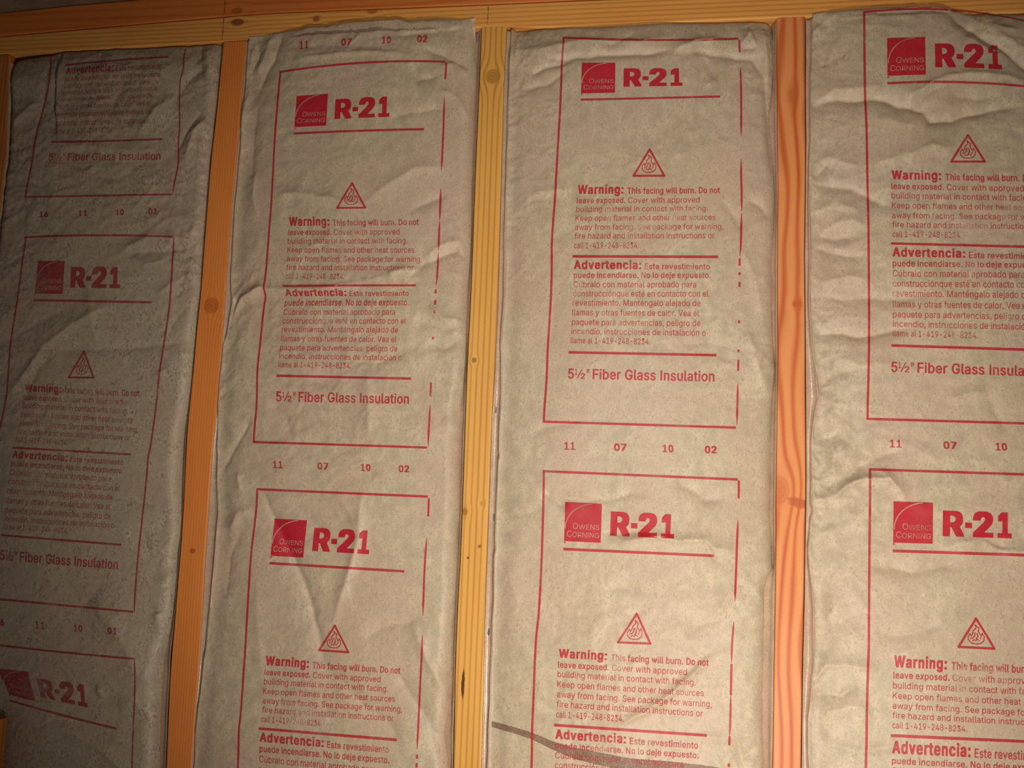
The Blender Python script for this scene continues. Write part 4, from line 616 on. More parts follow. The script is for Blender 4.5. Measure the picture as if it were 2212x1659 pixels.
# bold and heavy cuts of the letters that need them
BOLD = json.loads(r"""{"B":{" ":[188,[]],".":[224,["55 -9 75 -14 115 -14 135 -10 149 1 158 16 161 31 158 66 149 81 135 92 115 97 75 97 60 93 45 84 32 66 30 31 35 11 45 -2"]],"0":[489,["174 -12 208 -17 248 -17 298 -9 343 14 379 53 404 103 415 143 423 193 423 313 416 363 405 403 377 458 343 494 298 518 248 526 203 525 153 517 113 496 73 453 48 403 37 363 30 313 30 193 38 143 49 103 75 53 108 16 153 -8","213 66 183 84 158 118 142 158 133 203 130 253 133 303 143 353 159 393 183 425 213 443 228 446 243 442 268 426 294 393 310 353 320 303 323 253 320 203 311 158 293 113 268 83 243 67 228 64"]],"2":[489,["44 -5 49 -10 404 -10 409 -5 409 65 404 67 193 70 354 247 377 280 392 310 401 360 396 420 379 457 356 485 324 508 289 521 249 526 204 526 164 521 124 506 94 485 65 450 51 415 46 375 46 355 49 352 144 352 147 355 150 380 158 400 171 420 194 438 224 448 254 438 274 425 289 406 297 385 299 370 290 335 260 290 47 60 44 55"]],"6":[489,["169 -12 204 -17 249 -17 289 -12 329 4 364 30 388 63 404 103 409 168 404 210 391 248 368 278 334 306 299 319 229 324 224 328 338 493 341 498 339 519 232 518 116 348 81 293 60 248 48 208 44 153 50 103 64 65 89 30 119 7","219 62 194 73 170 93 158 113 149 135 146 158 148 178 158 203 172 223 194 242 219 252 229 253 259 241 280 223 294 203 304 178 306 158 304 138 295 113 279 89 259 73 234 62"]],"7":[489,["77 -5 82 -10 182 -10 187 -6 409 435 411 515 407 519 47 519 42 515 42 445 47 442 294 440 77 10"]],":":[224,["55 -9 75 -14 115 -14 135 -10 149 1 158 16 161 31 158 66 149 81 135 92 115 97 75 97 60 93 45 84 32 66 30 31 35 11 45 -2","55 266 75 261 115 261 135 265 149 276 158 291 161 306 158 341 150 356 135 368 115 372 75 372 60 369 45 360 32 341 30 306 35 286 42 276"]],"A":[516,["16 -10 101 -10 106 -7 154 130 161 132 321 132 326 127 376 -10 481 -10 481 15 296 518 181 518 -4 10 -4 -5 1 -10","186 209 184 215 236 371 241 372 296 210"]],"D":[538,["40 -5 45 -10 240 -10 290 -6 330 4 370 21 405 45 432 75 453 110 467 145 478 195 482 245 478 315 469 360 453 400 420 450 375 486 335 505 290 515 245 519 45 519 40 515","145 70 145 440 200 442 255 436 304 415 333 390 359 350 374 300 378 255 373 205 359 160 335 122 300 93 250 73 195 67 150 67"]],"E":[455,["40 -5 45 -10 390 -10 395 -5 395 65 390 67 150 67 145 70 145 215 150 219 375 220 375 295 150 296 145 300 145 440 390 442 390 518 45 519 40 515"]],"N":[559,["385 -10 480 -10 483 -5 483 515 475 519 385 519 379 515 379 185 375 174 155 519 45 519 40 515 40 -5 45 -10 140 -10 145 -5 145 342 365 -7 370 -10"]],"T":[485,["173 -5 177 -10 272 -10 277 -5 277 440 432 442 437 445 437 515 432 519 17 519 12 515 12 445 17 442 173 440"]],"W":[722,["134 -5 136 -10 246 -10 251 -6 341 326 346 321 436 -10 546 -10 551 -6 689 495 689 515 686 519 586 519 582 515 491 168 401 515 396 519 286 518 196 175 191 172 103 515 96 519 1 519 -3 515 -3 495"]],"a":[425,["103 -14 140 -19 205 -16 235 -9 255 2 260 -10 356 -9 357 261 353 301 341 331 327 351 305 370 285 381 255 390 215 394 145 392 115 385 85 374 59 356 37 331 24 306 22 281 25 280 75 265 120 265 130 281 150 301 170 312 200 319 220 312 236 301 247 286 252 271 254 256 245 245 230 240 105 221 80 213 40 190 23 171 14 146 10 121 10 96 16 61 28 36 50 11 75 -5","155 61 130 75 115 96 115 113 125 131 155 149 255 167 252 126 241 101 230 86 210 70 185 60 170 58"]],"b":[460,["172 -13 208 -18 248 -18 293 -12 333 6 367 37 389 72 405 122 410 197 404 257 387 307 365 342 331 372 293 388 248 394 178 391 153 384 138 374 134 382 134 517 38 519 33 517 33 -8 128 -10 131 -8 133 7 153 -6","208 61 183 75 160 97 144 127 136 162 134 192 136 217 145 252 161 282 183 303 208 315 223 317 233 315 258 302 283 277 297 247 305 217 307 187 305 162 296 127 280 97 258 75 233 61"]],"c":[432,["147 -13 189 -18 254 -16 279 -11 304 -1 345 27 362 47 381 87 381 112 324 127 284 127 270 97 249 75 219 61 209 59 194 61 164 77 144 99 128 127 119 162 117 187 120 217 128 247 144 277 169 302 194 315 209 317 224 314 254 297 269 280 284 252 324 252 380 267 380 292 374 308 347 347 323 367 279 387 254 393 184 394 139 388 99 371 60 337 37 302 21 257 14 177 20 122 35 77 61 37 94 9"]],"d":[460,["138 -13 174 -18 244 -15 269 -7 289 5 293 2 293 -8 299 -10 392 -8 392 512 389 519 292 517 289 372 274 382 244 391 174 394 129 387 94 372 59 342 35 302 20 257 14 197 19 122 34 77 59 35 89 8","194 61 164 77 144 98 129 127 120 157 117 192 119 217 127 247 144 280 167 302 189 313 204 317 219 314 243 302 264 281 280 252 289 217 291 187 289 162 280 127 264 96 244 76 219 63"]],"e":[440,["150 -13 189 -18 234 -18 269 -15 304 -5 329 8 354 28 372 52 383 77 381 102 329 114 289 114 264 82 249 70 214 58 199 60 169 73 149 89 130 117 120 152 119 157 124 159 384 159 391 162 388 252 375 297 359 327 339 351 314 371 284 385 254 392 224 394 184 394 134 387 94 368 64 342 34 297 19 252 14 177 20 122 35 77 61 37 94 9","124 231 120 232 128 257 144 282 169 304 194 316 204 317 219 315 239 306 260 287 279 257 285 232"]],"f":[290,["61 -5 66 -10 161 -10 163 315 241 317 248 320 246 388 164 390 165 430 175 450 191 460 248 460 263 510 261 532 226 539 166 540 141 537 116 529 93 515 80 500 64 470 61 390 -9 389 -14 385 -14 320 -9 317 61 315"]],"g":[461,["140 -156 184 -161 229 -161 269 -157 309 -147 344 -127 369 -101 386 -66 392 -16 392 384 389 389 294 389 289 373 274 382 244 392 174 394 134 388 90 369 59 340 36 304 19 254 14 199 18 134 36 79 59 44 94 17 134 0 174 -5 219 -5 249 -1 274 7 289 16 291 14 284 -36 260 -66 229 -82 199 -85 174 -78 154 -66 119 -32 79 -32 34 -58 32 -81 44 -101 63 -121 89 -139 114 -150","194 73 164 87 142 109 129 134 119 164 117 194 119 219 128 249 143 279 164 301 189 314 204 317 219 314 244 302 266 279 280 254 289 219 291 194 289 164 281 134 264 104 242 84 214 73"]],"h":[446,["33 -5 38 -10 133 -10 134 215 137 245 148 275 163 294 183 308 208 316 228 312 252 295 270 265 276 225 278 -10 373 -10 377 -5 377 250 373 295 361 330 340 360 318 377 283 390 248 394 203 394 168 389 138 375 134 380 134 515 128 519 38 519 33 515"]],"i":[203,["33 -5 36 -10 131 -10 134 -5 134 385 131 389 41 389 33 385","53 435 106 433 121 437 133 445 143 460 146 475 144 505 135 520 121 530 106 534 51 532 32 520 25 510 21 495 24 460 34 445"]],"j":[203,["-30 -148 -25 -153 25 -153 55 -149 85 -139 109 -118 123 -98 131 -73 134 -38 134 382 130 389 33 387 33 -23 30 -43 19 -63 5 -73 -30 -78","46 437 60 434 105 433 120 436 135 447 142 457 146 472 143 507 135 521 120 531 105 534 60 533 45 530 33 522 24 507 21 472 25 457 32 447"]],"l":[225,["82 -7 118 -12 163 -12 198 -8 200 -2 200 18 189 63 148 66 140 73 135 88 133 519 33 518 33 73 38 38 52 13"]],"m":[646,["33 -5 38 -10 133 -10 134 225 137 255 147 280 158 295 178 310 198 317 210 315 234 300 248 279 254 250 254 -5 258 -10 353 -10 355 235 358 260 365 280 378 297 395 310 418 317 428 315 453 302 471 275 476 240 478 -10 573 -10 577 -5 577 265 573 305 560 340 543 363 518 381 488 393 458 396 383 392 358 383 318 356 308 370 278 389 243 395 173 393 153 386 133 374 132 385 128 389 38 389 33 385"]],"n":[446,["33 -5 38 -10 133 -10 134 215 137 245 148 275 163 294 183 308 208 316 228 312 252 295 270 265 276 225 278 -10 373 -10 377 -5 377 250 373 295 361 330 340 360 313 380 283 390 248 394 208 394 168 389 133 373 132 385 128 389 38 389 33 385"]],"o":[451,["147 -13 184 -18 229 -18 274 -12 319 6 354 37 377 72 396 122 401 177 396 252 379 301 354 338 322 367 279 387 229 394 184 394 139 388 99 371 60 337 37 302 21 257 14 177 20 122 35 77 61 37 94 9","194 61 164 77 142 102 128 127 119 162 117 187 119 212 128 247 144 277 169 302 194 315 209 317 224 314 249 300 272 277 287 247 296 212 298 187 296 162 287 127 270 97 249 75 224 62 209 59"]],"p":[460,["33 -148 38 -153 133 -153 135 2 138 4 153 -6 178 -15 208 -18 248 -18 293 -12 338 10 367 37 389 72 405 122 410 177 404 257 388 306 365 342 333 371 293 388 248 394 178 391 153 384 133 371 131 387 128 389 33 387","208 61 183 75 160 97 144 127 136 162 134 192 136 217 145 252 161 282 183 303 208 315 223 317 233 315 258 302 283 277 297 247 305 217 307 187 305 162 296 127 280 97 258 75 233 61"]],"r":[295,["33 -5 38 -10 133 -10 134 225 138 254 148 276 159 290 178 304 203 313 258 313 263 315 263 390 258 394 193 395 163 390 133 378 128 389 38 389 33 385"]],"s":[401,["117 -13 161 -18 206 -18 241 -15 276 -5 311 15 332 37 344 62 351 97 351 117 345 152 325 182 291 205 165 242 146 252 131 272 134 287 151 307 176 319 186 320 201 317 221 307 251 268 291 268 341 280 343 302 333 327 321 346 300 367 273 382 241 391 211 394 126 390 96 380 66 363 45 342 32 317 27 262 32 232 53 197 86 175 131 160 216 137 236 123 246 107 242 92 223 72 196 60 181 58 166 61 142 72 126 88 116 112 111 116 71 116 17 102 17 82 24 57 43 27 66 7 91 -6"]],"t":[263,["112 -9 146 -14 191 -14 226 -10 232 -4 232 16 223 61 171 63 156 71 148 86 146 111 146 316 221 317 224 321 224 386 221 389 146 391 146 476 141 481 46 481 44 391 -9 389 -14 386 -14 321 -9 317 44 316 45 86 51 46 72 11"]],"u":[446,["124 -10 163 -15 203 -15 243 -10 273 5 278 5 278 -5 283 -10 373 -10 377 -5 377 385 373 389 283 389 276 385 276 165 272 130 263 108 248 87 228 72 203 63 183 67 158 84 139 115 134 155 133 388 38 389 33 385 33 130 37 85 49 50 68 22 93 3"]],"v":[425,["141 -5 147 -10 242 -10 247 -7 389 365 390 385 387 388 292 389 284 385 197 142 192 143 105 385 97 389 2 389 -2 385 -1 365"]],"w":[603,["116 -5 118 -10 218 -10 283 215 348 -10 448 -10 564 365 563 387 463 389 459 385 398 166 337 385 333 389 233 388 173 174 168 169 108 385 103 389 8 389 4 385 4 365"]],"x":[415,["271 -10 376 -10 375 15 253 190 369 365 370 385 361 389 261 387 191 280 121 387 16 389 12 385 12 365 128 195 1 10 1 -5 6 -10 111 -10 191 108 266 -8"]]},"H":{"R":[535,["12 -21 15 -24 171 -24 173 171 179 174 199 173 307 -24 471 -24 474 -21 474 27 384 195 417 219 438 247 453 287 457 327 457 375 453 419 437 459 412 491 379 514 335 528 283 533 12 531","175 279 174 427 219 425 251 415 271 401 287 379 294 351 285 323 271 305 249 291 219 282"]],"-":[539,["66 167 69 164 381 164 385 167 385 267 69 268 66 263"]],"2":[539,["16 -21 19 -24 431 -24 437 -21 435 81 255 83 249 87 318 159 384 235 405 267 418 291 425 319 429 347 429 395 424 435 407 471 384 499 355 520 315 535 275 540 175 540 135 535 94 519 63 497 39 467 23 427 18 387 19 338 175 339 178 367 187 389 203 410 223 424 243 413 259 396 269 371 263 351 251 329 215 283 16 71"]],"1":[539,["28 -21 31 -24 435 -24 439 -21 439 75 435 79 327 79 324 83 323 532 151 533 38 451 39 335 135 335 163 354 164 83 163 79 31 79 28 75"]]},"M":{"0":[525,["167 -20 187 -23 267 -23 319 -15 363 8 400 48 424 96 435 136 443 188 445 280 443 324 436 368 425 408 397 464 363 500 319 524 267 532 187 532 131 522 90 500 56 464 30 412 18 372 10 320 10 188 17 140 30 96 55 46 90 8 135 -15","227 76 203 90 179 121 163 160 153 208 150 252 153 300 164 352 180 388 201 416 227 433 251 418 275 384 290 348 300 300 303 256 300 208 290 160 273 120 251 91"]],"2":[525,["24 -13 27 -16 423 -16 429 -13 427 73 231 76 226 79 307 164 375 242 397 275 411 303 421 355 421 391 416 427 399 463 376 491 347 512 307 527 267 532 183 532 143 527 102 511 71 489 47 459 31 419 26 379 27 346 167 347 170 375 180 399 195 418 223 436 251 421 267 404 276 383 278 367 271 343 239 295 24 63"]],"6":[525,["164 -20 187 -23 267 -23 311 -18 347 -3 384 24 407 56 424 96 429 140 429 176 424 216 410 256 385 288 355 311 319 325 251 332 359 488 361 492 359 525 211 524 94 352 62 300 40 256 28 212 24 144 29 100 43 60 69 24 101 0 143 -17","223 75 191 98 177 120 168 144 167 160 168 172 177 196 191 216 214 236 227 240 239 235 261 216 274 196 284 172 285 156 284 144 275 120 260 96 239 79 227 74"]],"7":[525,["58 -13 65 -16 205 -15 430 431 429 525 22 523 22 439 25 436 268 435 59 19"]],":":[260,["39 -17 53 -20 137 -20 153 -17 165 -9 177 7 181 23 179 71 169 88 153 99 137 103 53 103 37 98 25 90 13 75 10 23 14 7 22 -5","36 259 53 255 137 255 153 258 166 267 178 283 181 299 178 347 169 363 153 375 137 378 53 378 37 374 25 366 12 347 10 299 13 283 25 267"]],"A":[552,["-23 -13 -17 -16 123 -16 174 123 179 126 303 126 355 -15 495 -16 502 -13 502 19 315 525 160 523 -23 19","207 215 239 309 271 215"]],"W":[758,["114 -13 119 -16 267 -16 271 -13 343 251 415 -15 567 -16 571 -13 708 487 709 523 563 524 495 259 491 254 419 525 265 523 195 254 191 258 122 523 119 525 -23 523 -22 487"]],"a":[461,["94 -22 121 -25 201 -25 253 -16 377 -14 377 266 373 306 361 338 345 360 325 376 301 389 257 399 125 398 93 391 65 380 39 362 17 338 3 310 2 278 4 274 57 259 137 259 141 260 159 286 173 298 193 307 201 305 217 294 226 282 233 262 225 251 213 246 85 227 61 219 37 208 21 197 2 174 -7 150 -10 90 -5 58 8 30 28 6 53 -10","169 69 144 86 135 102 143 122 173 142 234 154 235 150 232 130 221 106 208 90 189 76"]],"c":[468,["143 -21 169 -24 249 -24 301 -17 345 4 363 19 380 39 394 63 402 83 401 118 345 133 265 133 253 107 233 84 205 71 185 82 163 107 147 135 139 167 139 207 149 243 164 271 182 291 205 305 209 306 230 295 249 274 265 247 345 247 401 263 401 295 382 335 361 359 325 383 273 399 169 400 121 394 76 375 43 347 16 307 0 259 -6 203 -6 171 0 119 15 71 41 31 77 0 117 -17"]],"d":[496,["133 -21 153 -24 237 -24 265 -21 281 -16 409 -16 412 -13 412 519 409 525 273 525 269 397 237 400 157 400 109 393 73 377 41 350 16 311 -1 259 -6 207 -1 119 14 71 38 31 69 2 109 -17","201 73 184 83 162 107 148 135 139 167 137 191 139 211 147 243 162 271 185 295 205 305 224 295 241 278 258 251 268 215 271 187 269 167 259 131 244 103 221 80 205 72"]],"e":[476,["146 -21 173 -24 253 -24 289 -21 321 -13 351 3 375 23 393 47 405 75 405 107 349 120 269 120 265 119 243 87 229 76 213 69 193 76 169 95 150 123 141 151 145 153 411 155 408 255 397 299 381 331 361 355 333 377 305 390 277 398 245 400 165 400 117 394 75 375 45 349 14 303 -1 259 -6 171 0 115 15 71 41 31 77 0 121 -18","145 238 150 255 165 278 185 296 205 306 225 296 242 279 257 255 262 239"]],"g":[497,["129 -164 249 -167 293 -162 330 -152 361 -135 391 -104 407 -68 412 -24 412 392 409 395 277 395 237 400 157 400 113 394 69 374 40 348 15 308 -1 260 -6 208 -6 172 -1 120 14 76 38 40 73 11 113 -6 153 -11 265 -8 267 -12 263 -32 244 -56 209 -76 193 -71 177 -63 141 -25 61 -25 13 -52 13 -88 25 -108 41 -125 65 -143 93 -156","205 83 185 92 164 112 149 140 139 172 137 192 139 212 148 244 163 272 185 296 205 305 225 295 247 272 260 248 269 216 271 192 268 168 261 140 246 112 225 92"]],"i":[239,["13 -13 16 -16 148 -16 154 -13 152 395 16 395 13 391","26 431 44 427 124 427 142 431 154 439 164 455 166 499 163 515 152 529 140 537 124 540 44 540 24 535 4 515 1 467 5 451 14 439"]],"n":[482,["13 -13 16 -16 148 -16 154 -13 154 211 157 239 166 267 180 286 208 304 234 287 251 255 256 219 256 -13 260 -16 396 -15 397 255 393 299 382 335 360 366 332 386 304 396 268 400 188 400 144 395 16 395 13 391"]],"r":[331,["13 -13 16 -16 148 -16 154 -13 154 219 157 247 168 270 180 285 200 299 224 307 281 307 283 311 282 399 172 401 136 395 16 395 13 391"]],"t":[299,["106 -17 129 -20 209 -20 233 -19 253 -13 253 19 243 67 237 70 189 70 180 75 169 91 166 115 166 307 169 311 241 311 244 315 244 391 241 395 169 395 166 399 165 487 29 487 25 483 25 395 -31 395 -34 391 -34 315 -31 311 25 311 25 79 31 39 53 5 85 -14"]],"v":[461,["122 -13 128 -16 264 -16 267 -13 409 359 410 391 408 395 268 395 264 392 196 204 192 207 124 395 -20 395 -22 391 -21 359"]]}}""")
_cache = {}
def outline(ch, bold):
    k = (ch, bold)
    if k in _cache: return _cache[k]
    heavy = isinstance(bold, str)
    adv, cs = BOLD[bold][ch] if heavy else GLYPHS[ch]; C = [np.array(c.split(), float).reshape(-1, 2)/1000 for c in cs]
    if heavy:
        by = {"B": 0.012, "M": 0.018, "H": 0.026}[bold]; bold = 0
        for c in C: c[:, 1] = (c[:, 1]+by)*0.509/(0.509+2*by)
    if C:
        ar = [0.5*np.sum(c[:,0]*np.roll(c[:,1],-1)-np.roll(c[:,0],-1)*c[:,1]) for c in C]
        sg = np.sign(ar[int(np.argmax(np.abs(ar)))])
        if bold:
            D = []
            for c in C:
                e = np.roll(c,-1,0)-c; e /= np.maximum(np.hypot(e[:,0],e[:,1]),1e-6)[:,None]
                n1 = np.stack([e[:,1],-e[:,0]],1)*sg; n0 = np.roll(n1,1,0); m = n0+n1
                q = np.maximum((m*m).sum(1), 1.3)[:,None]
                off = 2*m/q*bold
                off[:,1] *= 0.55
                D.append(c+off)
            C = D
        from mathutils.geometry import tessellate_polygon
        def inside(p, c):
            x0, y0 = c[:,0], c[:,1]; x1, y1 = np.roll(x0,-1), np.roll(y0,-1)
            m = (y0 > p[1]) != (y1 > p[1])
            xi = x0+(p[1]-y0)*(x1-x0)/np.where(y1 == y0, 1e-9, y1-y0)
            return bool(np.sum(m & (p[0] < xi)) % 2)
        outs = [i for i, a in enumerate(ar) if a*sg > 0]; V = []; F = []; n = 0
        for i in outs:
            grp = [C[i]]+[C[j] for j, a in enumerate(ar) if a*sg <= 0 and inside(C[j][0], C[i])]
            F += [[q+n for q in t] for t in tessellate_polygon([[Vector((x,y,0)) for x,y in c] for c in grp])]
            V += grp; n += sum(len(c) for c in grp)
        V = np.vstack(V)
    else: V = np.zeros((0,2)); F = []
    _cache[k] = (V, F, adv/1000+1.1*bold); return _cache[k]
def glyphs(text, bold):
    VV = []; FF = []; n = 0; x = 0
    for ch in text:
        V, F, adv = outline(ch, bold)
        if len(V): VV.append(V+np.array([x, 0])); FF += [[i+n for i in f] for f in F]; n += len(V)
        x += adv
    return np.vstack(VV), FF
CAPH = float(outline('N', 0)[0][:,1].max())
def line_text(text, u0, u1, base, cap, bold=0.0, step=6.0):
    V, F = glyphs(text, bold)
    x = V[:, 0]; x = (x-x.min())/(x.max()-x.min())*(u1-u0)*UW+u0*UW
    y = base-V[:, 1]/CAPH*cap
    bm = bmesh.new(); vs = [bm.verts.new((a, b, 0)) for a, b in zip(x, y)]
    for f in F:
        try: bm.faces.new([vs[i] for i in f])
        except ValueError: pass
    bmesh.ops.remove_doubles(bm, verts=bm.verts[:], dist=0.02)
    chop(bm, step)
    return from_bm(bm)
def join(parts):
    V = []; F = []; n = 0
    for v, f in parts:
        V.append(v); F += [[i+n for i in q] for q in f]; n += len(v)
    return np.vstack(V), F
def ribbon(pts, wd, step=5.0, closed=False, taper=False):
    P = [np.array(p, float) for p in pts]
    if closed: P.append(P[0])
    V = []; F = []
    for a, b in zip(P[:-1], P[1:]):
        d = b-a; L = np.hypot(*d); nn = max(1, int(L/step)); d = d/L; nrm = np.array([-d[1], d[0]])*wd/2
        a2, b2 = a-d*wd*0.35, b+d*wd*0.35; base = len(V)
        for i in range(nn+1):
            t = i/nn; c = a2+(b2-a2)*t; q = 1.0
            if taper: q = min(1.0, 0.25+3.0*min(t, 1-t)*max(1, L/90))
            V += [c-nrm*q, c+nrm*q]
        for i in range(nn): F.append([base+2*i, base+2*i+1, base+2*i+3, base+2*i+2])
    return np.array(V), F
def fill(pts, step=7.0):
    bm = bmesh.new(); bm.faces.new([bm.verts.new((x, y, 0)) for x, y in pts]); chop(bm, step); return from_bm(bm)

def X(u): return u*UW
ART = []                                   # (name, material, z-offset, mesh, label)
lg = fill([(X(.112),65),(X(.300),65),(X(.300),148),(X(.112),148)])
ART.append(('logo_panel', M_inkp, 0.00050, lg, None))
arc = [(X(.1135)+1.2, 120-0.0)] + [(X(.115)+62*(1-math.cos(a)), 120-54*math.sin(a)) for a in np.linspace(0.08, math.pi/2*0.94, 12)]
ART.append(('logo_arc', M_knock, 0.0009, ribbon(arc, 2.3, 4), 'pale curved line across the red logo square'))
ART.append(('logo_lettering', M_knock, 0.0009, join([line_text('O', .155, .181, 121, 13, 0.0), line_text('WENS', .184, .291, 121, 10.5, 0.0), line_text('C', .125, .150, 138, 13, 0.0), line_text('ORNING', .153, .291, 138, 10.5, 0.0)]), 'small pale letters on the red logo square'))
ART.append(('registered_mark', M_ink, 0.00050, ribbon([(X(.113),151),(X(.119),151)], 2.6), None))
ART.append(('rating_lettering', M_inkp, 0.00050, join([line_text('R', .347, .447, 132, 52, 'H'), fill([(X(.453),103),(X(.486),103),(X(.486),114),(X(.453),114)]), line_text('2', .490, .588, 132, 52, 'H'), line_text('1', .608, .675, 132, 52, 'H')]), 'large bold red R-21'))
for v, name in ((165, 'a'), (546, 'b'), (765, 'c')):
    ART.append(('rule_line', M_ink, 0.00050, ribbon([(X(.115),v),(X(.880),v)], 5.6), None))
tri = [(X(.501),297.5),(X(.418),359.5),(X(.584),359.5)]
ART.append(('warning_triangle', M_ink, 0.00050, ribbon(tri, 4.6, 5, True), 'red outlined triangle with a flame inside'))
fx, fy = X(.458), 352.0
def FP(l): return [(fx+a*X(.086)/1.0*0.98, fy-b*40) for a, b in l]
fl = join([ribbon(FP([(.50,0.0),(.26,.03),(.08,.17),(.05,.36),(.16,.54),(.22,.40),(.30,.52)]), 1.9, 3), ribbon(FP([(.50,0.0),(.74,.03),(.92,.17),(.95,.38),(.84,.58),(.78,.44),(.70,.54)]), 1.9, 3),
  ribbon(FP([(.30,.52),(.34,.70),(.50,.84),(.46,1.02)]), 2.2, 3), ribbon(FP([(.46,1.02),(.66,.84),(.62,.68),(.70,.54)]), 2.2, 3), ribbon(FP([(.30,.28),(.42,.42),(.44,.60)]), 2.3, 3), ribbon(FP([(.50,.24),(.60,.40),(.54,.56)]), 2.4, 3),
  ribbon(FP([(.30,.14),(.36,.22),(.46,.16),(.60,.24),(.70,.15)]), 1.6, 3), ribbon(FP([(.72,.26),(.78,.38)]), 1.7, 3), ribbon(FP([(.20,.24),(.24,.34)]), 1.6, 3)])
ART.append(('flame_symbol', M_ink, 0.00050, fl, None))
ART.append(('warning_heading', M_ink, 0.00050, line_text('Warning:', .120, .366, 400, 20.5, 'M'), 'bold red word Warning'))
body = [('This facing will burn. Do not', .386, .884, 400, 13.6, .026), ('leave exposed.', .118, .378, 422, 13.6, 'B'), ('Cover with approved', .392, .775, 422, 13.4, .006), ('building material in contact with facing.', .118, .820, 443, 13.4, .006),
 ('Keep open flames and other heat sources', .118, .862, 465, 13.4, .006), ('away from facing. See package for warning,', .118, .905, 487, 13.4, .006), ('fire hazard and installation instructions or', .118, .860, 508, 13.4, .006), ('call 1-419-248-8234.', .118, .460, 530, 13.4, .006)]
ART.append(('warning_lettering', M_inkt, 0.00050, join([line_text(*b) for b in body]), 'small red English warning text'))
ART.append(('advertencia_heading', M_ink, 0.00050, line_text('Advertencia:', .118, .477, 575, 20.5, 'M'), 'bold red word Advertencia'))
body = [('Este revestimiento', .495, .842, 575, 13.6, .018), ('puede incendiarse. No lo deje expuesto.', .118, .846, 596, 13.6, 'B'), ('Cúbralo con material aprobado para', .118, .770, 617, 13.4, .006), ('construcciónque esté en contacto con el', .118, .836, 637.5, 13.4, .006), ('revestimiento. Manténgalo alejado de', .118, .795, 658, 13.4, .006),
 ('llamas y otras fuentes de calor. Vea el', .118, .788, 680, 13.4, .006), ('paquete para advertencias, peligro de', .118, .797, 702, 13.4, .006), ('incendio, instrucciones de instalación o', .118, .826, 723, 13.4, .006), ('llame al 1-419-248-8234.', .118, .536, 744, 13.4, .006)]
ART.append(('spanish_lettering', M_inkt, 0.00050, join([line_text(*b) for b in body]), 'small red Spanish warning text'))
ART.append(('size_lettering', M_ink, 0.00050, join([line_text('5', .111, .142, 824, 22, .020), line_text('1', .147, .159, 815, 12.5, .020), ribbon([(X(.160),823),(X(.182),803)], 2.2), line_text('2', .177, .200, 824, 12.5, .020), line_text('"', .208, .222, 824, 22, .006),
  line_text('Fiber Glass Insulation', .240, .877, 824, 22, .022)]), 'red words giving the thickness and the kind of insulation'))
def dates(txts):
    us = [(.104,.163), (.362,.427), (.612,.668), (.830,.892)]; res = []
    for t, (a, b) in zip(txts, us):
        w2 = (b-a); out = []
        for ch, x0 in zip(t, (a, a+w2*0.54)):
            x1 = x0+w2*0.46
            if ch == '1':
                xm = (x0+x1)/2*UW; out.append(ribbon([(xm, 968.5),(xm, 984)], 3.4)); out.append(ribbon([(xm-4.6,984),(xm+4.6,984)], 2.2)); out.append(ribbon([(xm-4.0,971.5),(xm,969)], 2.4))
            else: out.append(line_text(ch, x0, x1, 985, 17, 'M'))
        res.append((t, join(out)))
    return res
DATES = {'A': dates(['11','07','10','02']), 'B': dates(['16','11','10','01'])}
def numbers(b, T, key, v0, *a):
    for t, m in DATES[key]:
        lay(b, T, 'batch_number', M_ink, 0.00050, m, v0, 'red stamped number '+t, *a)
def seg_right(T, segs):
    """stretches of the right-hand frame line given by photograph rows -> v values"""
    vs = np.linspace(T[0][0], T[-1][0], 3000); _, ys = warp(T, np.ones(3000), vs)
    return [(float(np.interp(a, ys, vs)), float(np.interp(b, ys, vs))) for a, b in segs]
def lay(b, T, name, mat, off, mesh, v0, label=None, vmin=None, vmax=None, xmin=None):
    V, F = mesh; u = V[:, 0]/UW; v = V[:, 1]+v0
    px, py = warp(T, u, v)
    P = b.onto(px, py, off)
    if vmin is not None or vmax is not None or xmin is not None:
        ok = np.ones(len(P), bool)
        if vmin is not None: ok &= v > vmin
        if vmax is not None: ok &= v < vmax
        if xmin is not None: ok &= P[:, 0] > xmin
        F = [f for f in F if all(ok[i] for i in f)]
        if not F: return None
        used = sorted({i for f in F for i in f}); mp = {i: k for k, i in enumerate(used)}
        P = P[used]; F = [[mp[i] for i in f] for f in F]
    # keep faces turned to the room
    a, c, d = (P[F[0][k]] for k in (0, 1, 2))
    if np.cross(c-a, d-a)[1] > 0: F = [f[::-1] for f in F]
    xc = b.root.location[0]
    if b is B1: mat = {M_ink: M_ink_faint, M_inkp: M_ink_faint, M_inkt: M_text_faint}.get(mat, mat)
    o = mesh_obj(name, P, F, mat, b.face, origin=(xc, 0, 0))
    if label: o['label'] = label
    return o
def border(T, v0, right, bottom=True, top=True):
    parts = [ribbon([(0, v0), (0, v0+922)], 4.9, 4)]
    if top: parts.append(ribbon([(0, v0), (UW*0.99, v0)], 5.2, 4))
    if bottom: parts.append(ribbon([(0, v0+922), (UW*0.99, v0+922)], 5.2, 4))
    for a, c in right:
        if c > v0-5 and a < v0+930: parts.append(ribbon([(UW, max(a, v0)), (UW, min(c, v0+922))], 4.8, 4, taper=c-a > 40))
    return join(parts)
R2 = seg_right(T2, [(137,170),(213,367),(409,475),(480,541),(547,616),(627,633),(650,657),(672,675),(729,732),(828,855),(876,962),(1078,1114),(1163,1328),(1372,1617),(1632,1637),(1650,1656),(1700,1900)])
R3 = seg_right(T3, [(88,112),(147,292),(345,455),(461,553),(560,573),(590,593),(611,618),(694,697),(757,760),(779,800),(830,917),(1040,1075),(1125,1299),(1345,1430),(1436,1457),(1461,1500),(1504,1588),(1592,1608),(1651,1655),(1700,1900)])
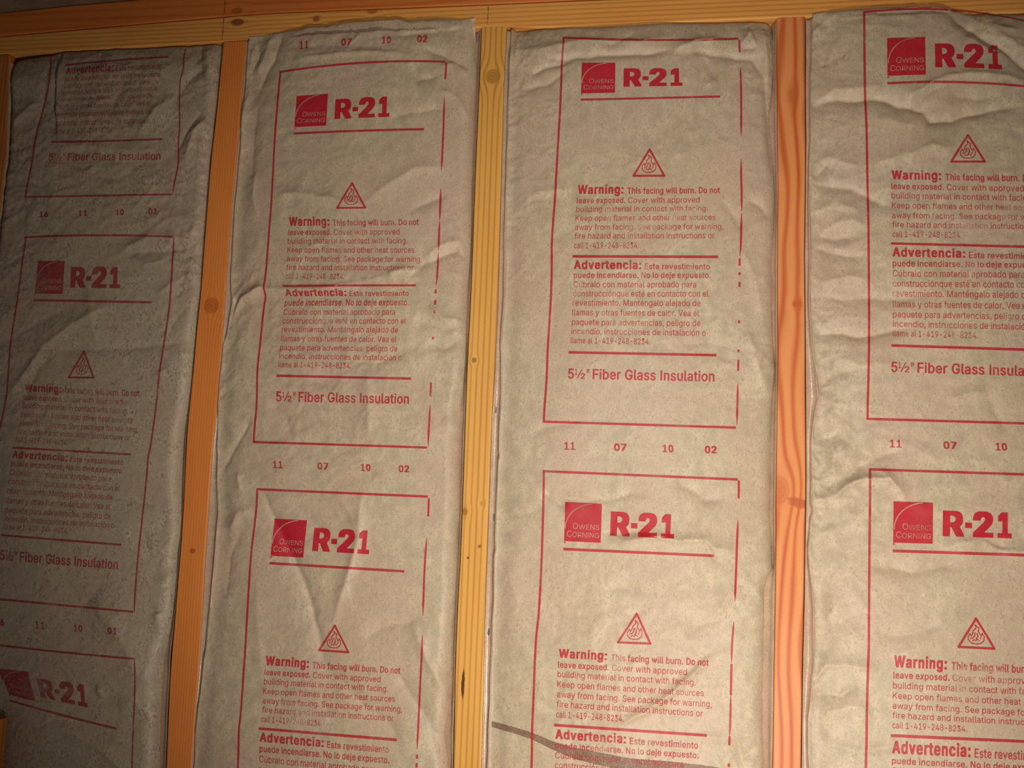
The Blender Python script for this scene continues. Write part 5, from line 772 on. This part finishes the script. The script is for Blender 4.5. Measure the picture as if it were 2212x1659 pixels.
FULL = lambda v0: [(v0, v0+922)]
def cell(b, T, v0, right, dkey, vmin=None, vmax=None, dtop=True, xmin=None, bottom=True, top=True):
    lay(b, T, 'printed_border', M_ink, 0.00046, border(T, v0, right, bottom, top), 0, 'thin red rectangular frame line', vmin, vmax, xmin)
    for name, mat, off, mesh, label in ART:
        lay(b, T, name, mat, off, mesh, v0, label, vmin, vmax, xmin)
    numbers(b, T, dkey, v0, vmin, vmax, xmin)
XL1 = wx(-40, 900)[0]
cell(B1, T1, -1037, FULL(-1037), 'B', vmin=-522, xmin=XL1, top=False)
cell(B1, T1, 0, FULL(0), 'B', xmin=XL1)
cell(B1, T1, 1037, FULL(1037), 'B', vmax=1037+480, xmin=XL1, bottom=False)
numbers(B2, T2, 'A', -1037)
cell(B2, T2, 0, R2, 'A'); cell(B2, T2, 1037, R2, 'A', vmax=1037+900, bottom=False)
cell(B3, T3, 0, R3, 'A'); cell(B3, T3, 1037, R3, 'A', vmax=1037+900, bottom=False)
cell(B4, T4, 0, FULL(0), 'A'); cell(B4, T4, 1037, FULL(1037), 'A', vmax=1037+900, bottom=False)

# ------------------------------------------------------------------ a translucent dark brown band laid over the third batt's paper
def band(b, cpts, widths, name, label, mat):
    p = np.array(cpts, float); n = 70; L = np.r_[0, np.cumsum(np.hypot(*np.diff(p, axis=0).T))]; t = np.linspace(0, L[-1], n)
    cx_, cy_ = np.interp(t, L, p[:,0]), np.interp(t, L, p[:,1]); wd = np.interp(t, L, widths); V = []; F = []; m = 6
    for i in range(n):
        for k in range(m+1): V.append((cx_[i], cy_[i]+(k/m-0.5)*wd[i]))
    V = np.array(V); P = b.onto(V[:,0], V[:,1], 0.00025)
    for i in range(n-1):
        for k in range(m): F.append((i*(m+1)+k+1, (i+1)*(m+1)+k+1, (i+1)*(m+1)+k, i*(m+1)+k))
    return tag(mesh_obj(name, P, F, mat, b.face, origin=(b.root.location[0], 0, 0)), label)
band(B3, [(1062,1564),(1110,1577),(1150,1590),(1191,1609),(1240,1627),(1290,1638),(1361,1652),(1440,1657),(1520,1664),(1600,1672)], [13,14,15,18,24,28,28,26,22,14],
     'dark_band', 'dark brown band running diagonally down across the paper', M_band)

# ------------------------------------------------------------------ staples on the flange beside the yellow stud
for (px, py, ang) in ((1072,887,0.2),(1068,1119,0.15),(1057,1367,0.3)):
    x, z = wx(px, py); L = 0.0075
    d = np.array([math.sin(ang)*0.5, 0, math.cos(ang)]); P0 = np.array([x, -0.0006, z])
    V = []; F = []; path = [P0-d*L/2+np.array([0,0.004,0]), P0-d*L/2, P0+d*L/2, P0+d*L/2+np.array([0,0.004,0])]
    r = 0.0006
    for i, p in enumerate(path):
        a = np.array([1,0,0])*r; c = (np.array([0,1,0]) if i in (1, 2) else np.array([0,0,1]))*r
        V += [p-a-c, p+a-c, p+a+c, p-a+c]
    for i in range(3):
        for k in range(4): F.append((4*i+k, 4*i+(k+1) % 4, 4*i+4+(k+1) % 4, 4*i+4+k))
    F += [(3,2,1,0), (12,13,14,15)]
    tag(mesh_obj('staple', V, F, M_steel, B3.root, smooth=False), 'shiny steel staple')
